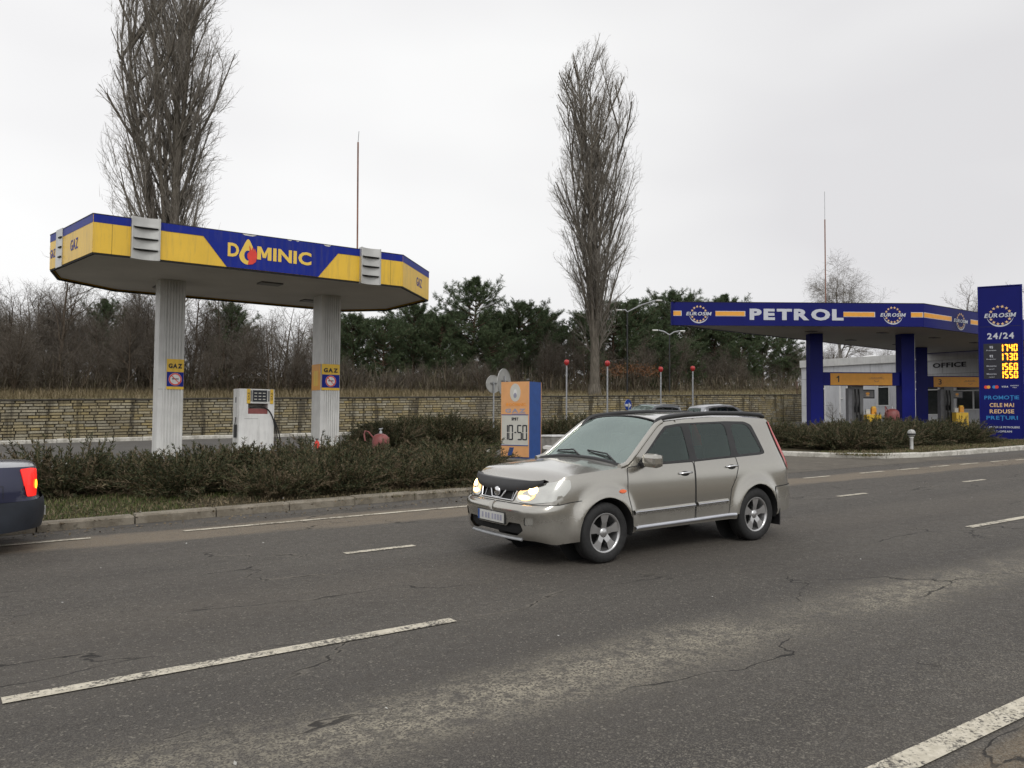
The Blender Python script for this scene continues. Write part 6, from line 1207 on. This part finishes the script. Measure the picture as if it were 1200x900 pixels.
def px_scatter(n, p0, p1, y0, y1):
    px = RNG.uniform(p0, p1, n); Y = RNG.uniform(y0, y1, n); X = np.array([at(a, b) for a, b in zip(px, Y)]); return X, Y
X, Y = px_scatter(62000, -150, 1300, 43.5, 60); cl = .5+.5*np.sin(X*.9)*np.sin(Y*1.3+X*.4); keep = RNG.random(len(X)) < .35+.65*cl; X, Y = X[keep], Y[keep]
blades('undergrowth', np.stack([X, Y, hz(X, Y)+RNG.uniform(-.1, 1.1, len(X))*(cl[keep])], 1), RNG.uniform(.35, 1.6, len(X))*(.4+.8*cl[keep]), .011, 1.5, ['brush'])
X, Y = px_scatter(36000, -150, 1250, 38.8, 50); blades('dry_grass', np.stack([X, Y, hz(X, Y)-.02], 1), RNG.uniform(.08, .42, len(X))*np.where(X < 24, 1.25, .8), .012, .8, ['dry'])
# a rusty-leaved branchy shrub right of the poplar
rs = bare_proto(55, 3.2, 1.0, dens_=.8, stems=2); rs.name = 'rusty_leaved_shrub'; sx_ = at(735, 46); rs.location = (sx_, 46, hill_z(sx_, 46)); rs.scale = (1.6, 1.6, 1.0); N = 1500; th = RNG.random(N)*6.28; ra = np.sqrt(RNG.random(N))*1.6; Pz = 1.6+RNG.normal(0, .25, N); c_ = np.stack([ra*np.cos(th), ra*np.sin(th), Pz], 1); e1 = RNG.normal(0, 1, (N, 3)); e1 /= np.linalg.norm(e1, axis=1, keepdims=True); e2 = np.cross(e1, RNG.normal(0, 1, (N, 3))); e2 /= np.linalg.norm(e2, axis=1, keepdims=True); V = np.stack([c_-e1*.05, c_+e2*.04, c_+e1*.06], 1).reshape(-1, 3); raw_obj('leaves', raw_mesh('leaves', V, np.arange(len(V)).reshape(-1, 3), ['rustleaf']), rs); tag(rs, 'shrub holding rusty brown dead leaves right of the lone poplar', 'shrub')
# --- spreading junipers
def juniper_proto(seed, Rr=1.0, H=.85, n=210, dead=.07):
    rnd = np.random.default_rng(seed); root = empty('juniper_shrub', (0, 0, 0)); SA, SB, ra, rb = [], [], [], []; LC, LD, LS = [], [], []; dl = []
    for k in range(n):
        a = rnd.random()*6.28; r0 = Rr*.45*math.sqrt(rnd.random()); q = np.array([r0*math.cos(a), r0*math.sin(a), 0.]); b = a+rnd.normal(0, .5); el = rnd.uniform(.35, 1.35); L = Rr*rnd.uniform(.5, 1.0)*(1.0 if el < .9 else H*1.05/Rr); d = np.array([math.cos(b)*math.cos(el), math.sin(b)*math.cos(el), math.sin(el)]); m_ = 7; isd = rnd.random() < dead
        for i in range(m_):
            d = d+rnd.normal(0, .10, 3)+np.array([0, 0, -.05]); d /= np.linalg.norm(d); q2 = q+d*L/m_; SA.append(q); SB.append(q2); ra.append(.009*(1-.7*i/m_)); rb.append(.009*(1-.7*(i+1)/m_))
            if i >= 1:
                for j in range(15):
                    t = q+(q2-q)*rnd.random(); ld = d*.75+rnd.normal(0, .42, 3)+np.array([0, 0, .10]); ld /= np.linalg.norm(ld); (dl if isd else LC).append((t, ld, rnd.uniform(.035, .095)))
            q = q2
    def cards(lst, wv):
        C = np.array([c[0] for c in lst]); D = np.array([c[1] for c in lst]); L = np.array([c[2] for c in lst])[:, None]; s_ = np.cross(D, rnd.normal(0, 1, D.shape)); s_ /= np.linalg.norm(s_, axis=1, keepdims=True)+1e-9
        m2 = C+D*L*.5; V = np.stack([C, m2+s_*wv, C+D*L, m2-s_*wv], 1).reshape(-1, 3); return V, np.arange(len(V)).reshape(-1, 4)
    V, Fq = cards(LC, .0075); raw_obj('foliage', raw_mesh('foliage', V, Fq, ['juni']), root)
    V2, F2 = tubes(np.array(SA), np.array(SB), np.array(ra), np.array(rb), 3)
    if dl: V3, F3 = cards(dl, .006); V2 = np.concatenate([V2, V3]); F2 = np.concatenate([F2, F3+len(V2)-len(V3)])
    raw_obj('stems', raw_mesh('stems', V2, F2, ['twig']), root); return root
JP = [juniper_proto(61, dead=.12), juniper_proto(62, 1.05, .75, 230, .2), juniper_proto(63, .9, .95, 200, .12), juniper_proto(64, 1.0, .8, 215, .35)]; ju = set()
def juniper(i, x, y, s, label, group, sz=1., z=.08):
    o = JP[i] if i not in ju else copy_tree(JP[i]); ju.add(i); o.location = (x, y, gz(x, y)+z); o.rotation_euler = (0, 0, rr.uniform(0, 6.28)); o.scale = (s, s, s*sz); tag(o, label, 'shrub', group)
GL = 'spreading juniper bush in the dark hedge between the left kerb and the gas island'
for row, (y0, s0, xa, xb) in enumerate(((14.35, .90, 5.2, 12.4), (15.5, 1.08, 3.4, 12.7), (16.9, 1.12, -4, 12.2), (18.2, 1.08, -5, 11.3))):
    x = xa+.3*row
    while x < xb:
      vx = Vector((x, y0, 1))-CAM
      if 600+F_PX*vx.dot(RI)/vx.dot(FW) < 549: juniper(rr.randrange(4), x+rr.uniform(-.2, .2), y0+rr.uniform(-.25, .25), s0*rr.uniform(.88, 1.12), GL, 'juniper bushes of the left hedge', rr.uniform(.66, 1.02))
      x += rr.uniform(1.0, 1.3)
G2 = 'dark juniper bush in the clump behind the right fluted column'
for _ in range(17):
    t = rr.random(); juniper(rr.randrange(3), 11.5+t*7+rr.uniform(-.6, .6), 25.6+t*2.2+rr.uniform(-.9, .9), 1.35*rr.uniform(.9, 1.1), G2, 'juniper bushes behind the right fluted column', 1.0, .05)
for _ in range(9): juniper(rr.randrange(3), 19.6+rr.uniform(0, 4.2), 24.9+rr.uniform(0, 3.0), 1.25*rr.uniform(.9, 1.1), 'dark juniper bush in the clump right of the orange price sign', 'juniper bushes right of the orange price sign', .95, .05)
G3 = 'spreading juniper bush in the low hedge in front of the petrol canopy'
for row, (y0, dx) in enumerate(((16.0, 0), (17.2, .5), (18.5, .2), (19.7, .6))):
    x = 24.6+dx-row*.4
    while x < (33.0 if row < 1 else 34.6 if row < 2 else 35.5): juniper(rr.randrange(4), x+rr.uniform(-.2, .2), y0+rr.uniform(-.25, .25), 1.12*rr.uniform(.88, 1.12), G3, 'juniper bushes in front of the petrol canopy', rr.uniform(.85, 1.05), .1); x += rr.uniform(1.05, 1.35)
for _ in range(7): juniper(rr.randrange(4), 23.4+rr.uniform(0, 1.8), 18.6+rr.uniform(0, 3.2), 1.15, G3, 'juniper bushes in front of the petrol canopy', .95, .1)
# small leafless saplings by the office wall
for px, Y, top, lb in ((857, 37.0, 468, 'small leafless sapling against the stone wall, left of its darker twin'), (880, 36.6, 469, 'small leafless sapling against the stone wall, nearer the first blue column'), (975, 31.0, 472, 'small twisted leafless sapling in front of the office wall')):
    x = at(px, Y); o = copy_tree(BP[3]); o.name = 'leafless_sapling'; h = hgt(px, top, x, Y)-gz(x, Y); s_ = h/8.; o.location = (x, Y, gz(x, Y)); o.scale = (s_, s_, s_); o.rotation_euler = (0, 0, 1.); o.pop('group', None); tag(o, lb, 'sapling')
# --- grass, litter and leaves on the planted beds
gpz = np.vectorize(lambda x, y: gz(x, y))
X, Y = scatter(30000, -6, 14.2, 13.05, 14.7); k = (np.sin(X*1.1)+np.sin(X*.37+2)+RNG.normal(0, .5, len(X)) > -.35) | (X < 3.4); k &= ~((X > 4.2) & (RNG.random(len(X)) < .75)); X, Y = X[k], Y[k]; blades('verge_grass', np.stack([X, Y, gpz(X, Y)+.08], 1), RNG.uniform(.02, .075, len(X)), .004, 1.2, ['grass'])
X, Y = scatter(9000, -6, 5.2, 14.6, 16.2); blades('verge_grass', np.stack([X, Y, gpz(X, Y)+.08], 1), RNG.uniform(.03, .10, len(X)), .005, 1.3, ['grass'])
X, Y = scatter(16000, -6, 14.2, 13.1, 16.2); blades('dead_grass', np.stack([X, Y, gpz(X, Y)+.08], 1), RNG.uniform(.03, .11, len(X)), .004, 1.5, ['dry'])
X, Y = scatter(22000, 22.6, 46, 13.85, 15.6); blades('verge_grass', np.stack([X, Y, gpz(X, Y)+.10], 1), RNG.uniform(.03, .10, len(X)), .008, 1.2, ['dry'] ); X, Y = scatter(12000, 22.6, 46, 13.85, 15.8); blades('verge_grass', np.stack([X, Y, gpz(X, Y)+.10], 1), RNG.uniform(.03, .09, len(X)), .008, 1.2, ['grass'])
X, Y = scatter(9000, 14.5, 24, 23.2, 31.4); k = (Y > 24+.35*(X-14.5)); k = (Y < 24.6+(X-10.5)*.55+3) & (Y > 23.6+(X-12)*.18); X, Y = X[k], Y[k]; blades('verge_grass', np.stack([X, Y, gpz(X, Y)+.06], 1), RNG.uniform(.04, .12, len(X)), .009, 1.2, ['grass'])
def litter_at(n, x0, x1, y0, y1, z, s, k, name):
    N = n; P = np.stack([RNG.uniform(x0, x1, N), RNG.uniform(y0, y1, N), np.zeros(N)], 1); P[:, 2] = gpz(P[:, 0], P[:, 1])+z; a = RNG.normal(0, 1, (N, 3))*np.array([1, 1, .25]); a /= np.linalg.norm(a, axis=1, keepdims=True); b = np.cross(a, np.array([0, 0, 1])+RNG.normal(0, .3, (N, 3))); b /= np.linalg.norm(b, axis=1, keepdims=True); s_ = (s*RNG.uniform(.5, 1.5, N))[:, None]
    V = np.stack([P-a*s_, P+b*s_*.7, P+a*s_, P-b*s_*.6], 1).reshape(-1, 3); V[:, 2] += .008; o = raw_obj(name, raw_mesh(name, V, np.arange(len(V)).reshape(-1, 4), [k])); o['kind'] = 'stuff'
litter_at(4200, -6, 14.3, 12.86, 15, .09, .022, 'twig', 'fallen_leaves'); litter_at(1100, -6, 14.3, 12.3, 12.85, .012, .018, 'twig', 'gutter_leaves'); litter_at(900, 22.8, 44, 13.9, 15.8, .11, .03, 'twig', 'fallen_leaves'); litter_at(60, -4, 14, 13.1, 14.8, .10, .022, 'litter', 'paper_scraps')
litter_at(90, -3, 20, 2.6, 11.5, .004, .012, 'litter', 'road_grit')
# pale stones on the kerb of the gas island
for i, (x, y, s_) in enumerate(((1.9, 20.6, .22), (2.6, 20.7, .16), (5.9, 20.7, .15), (13.1, 19.6, .17), (12.2, 18.9, .2))):
    bm = bmesh.new(); bmesh.ops.create_icosphere(bm, subdivisions=2, radius=s_); rs_ = random.Random(i)
    for v in bm.verts: v.co *= rs_.uniform(.82, 1.12); v.co.z *= .6
    me = bpy.data.meshes.new('pale_stone'); bm.to_mesh(me); bm.free(); me.materials.append(M['kerbw']); o = bpy.data.objects.new('pale_stone', me); COL.objects.link(o); o.location = gp(x, y, .25 if y < 20.5 else .3); tag(o, 'whitish stone lying at the back of the left juniper hedge', 'stone', 'whitish stones behind the left hedge')
bpy.context.view_layer.update()
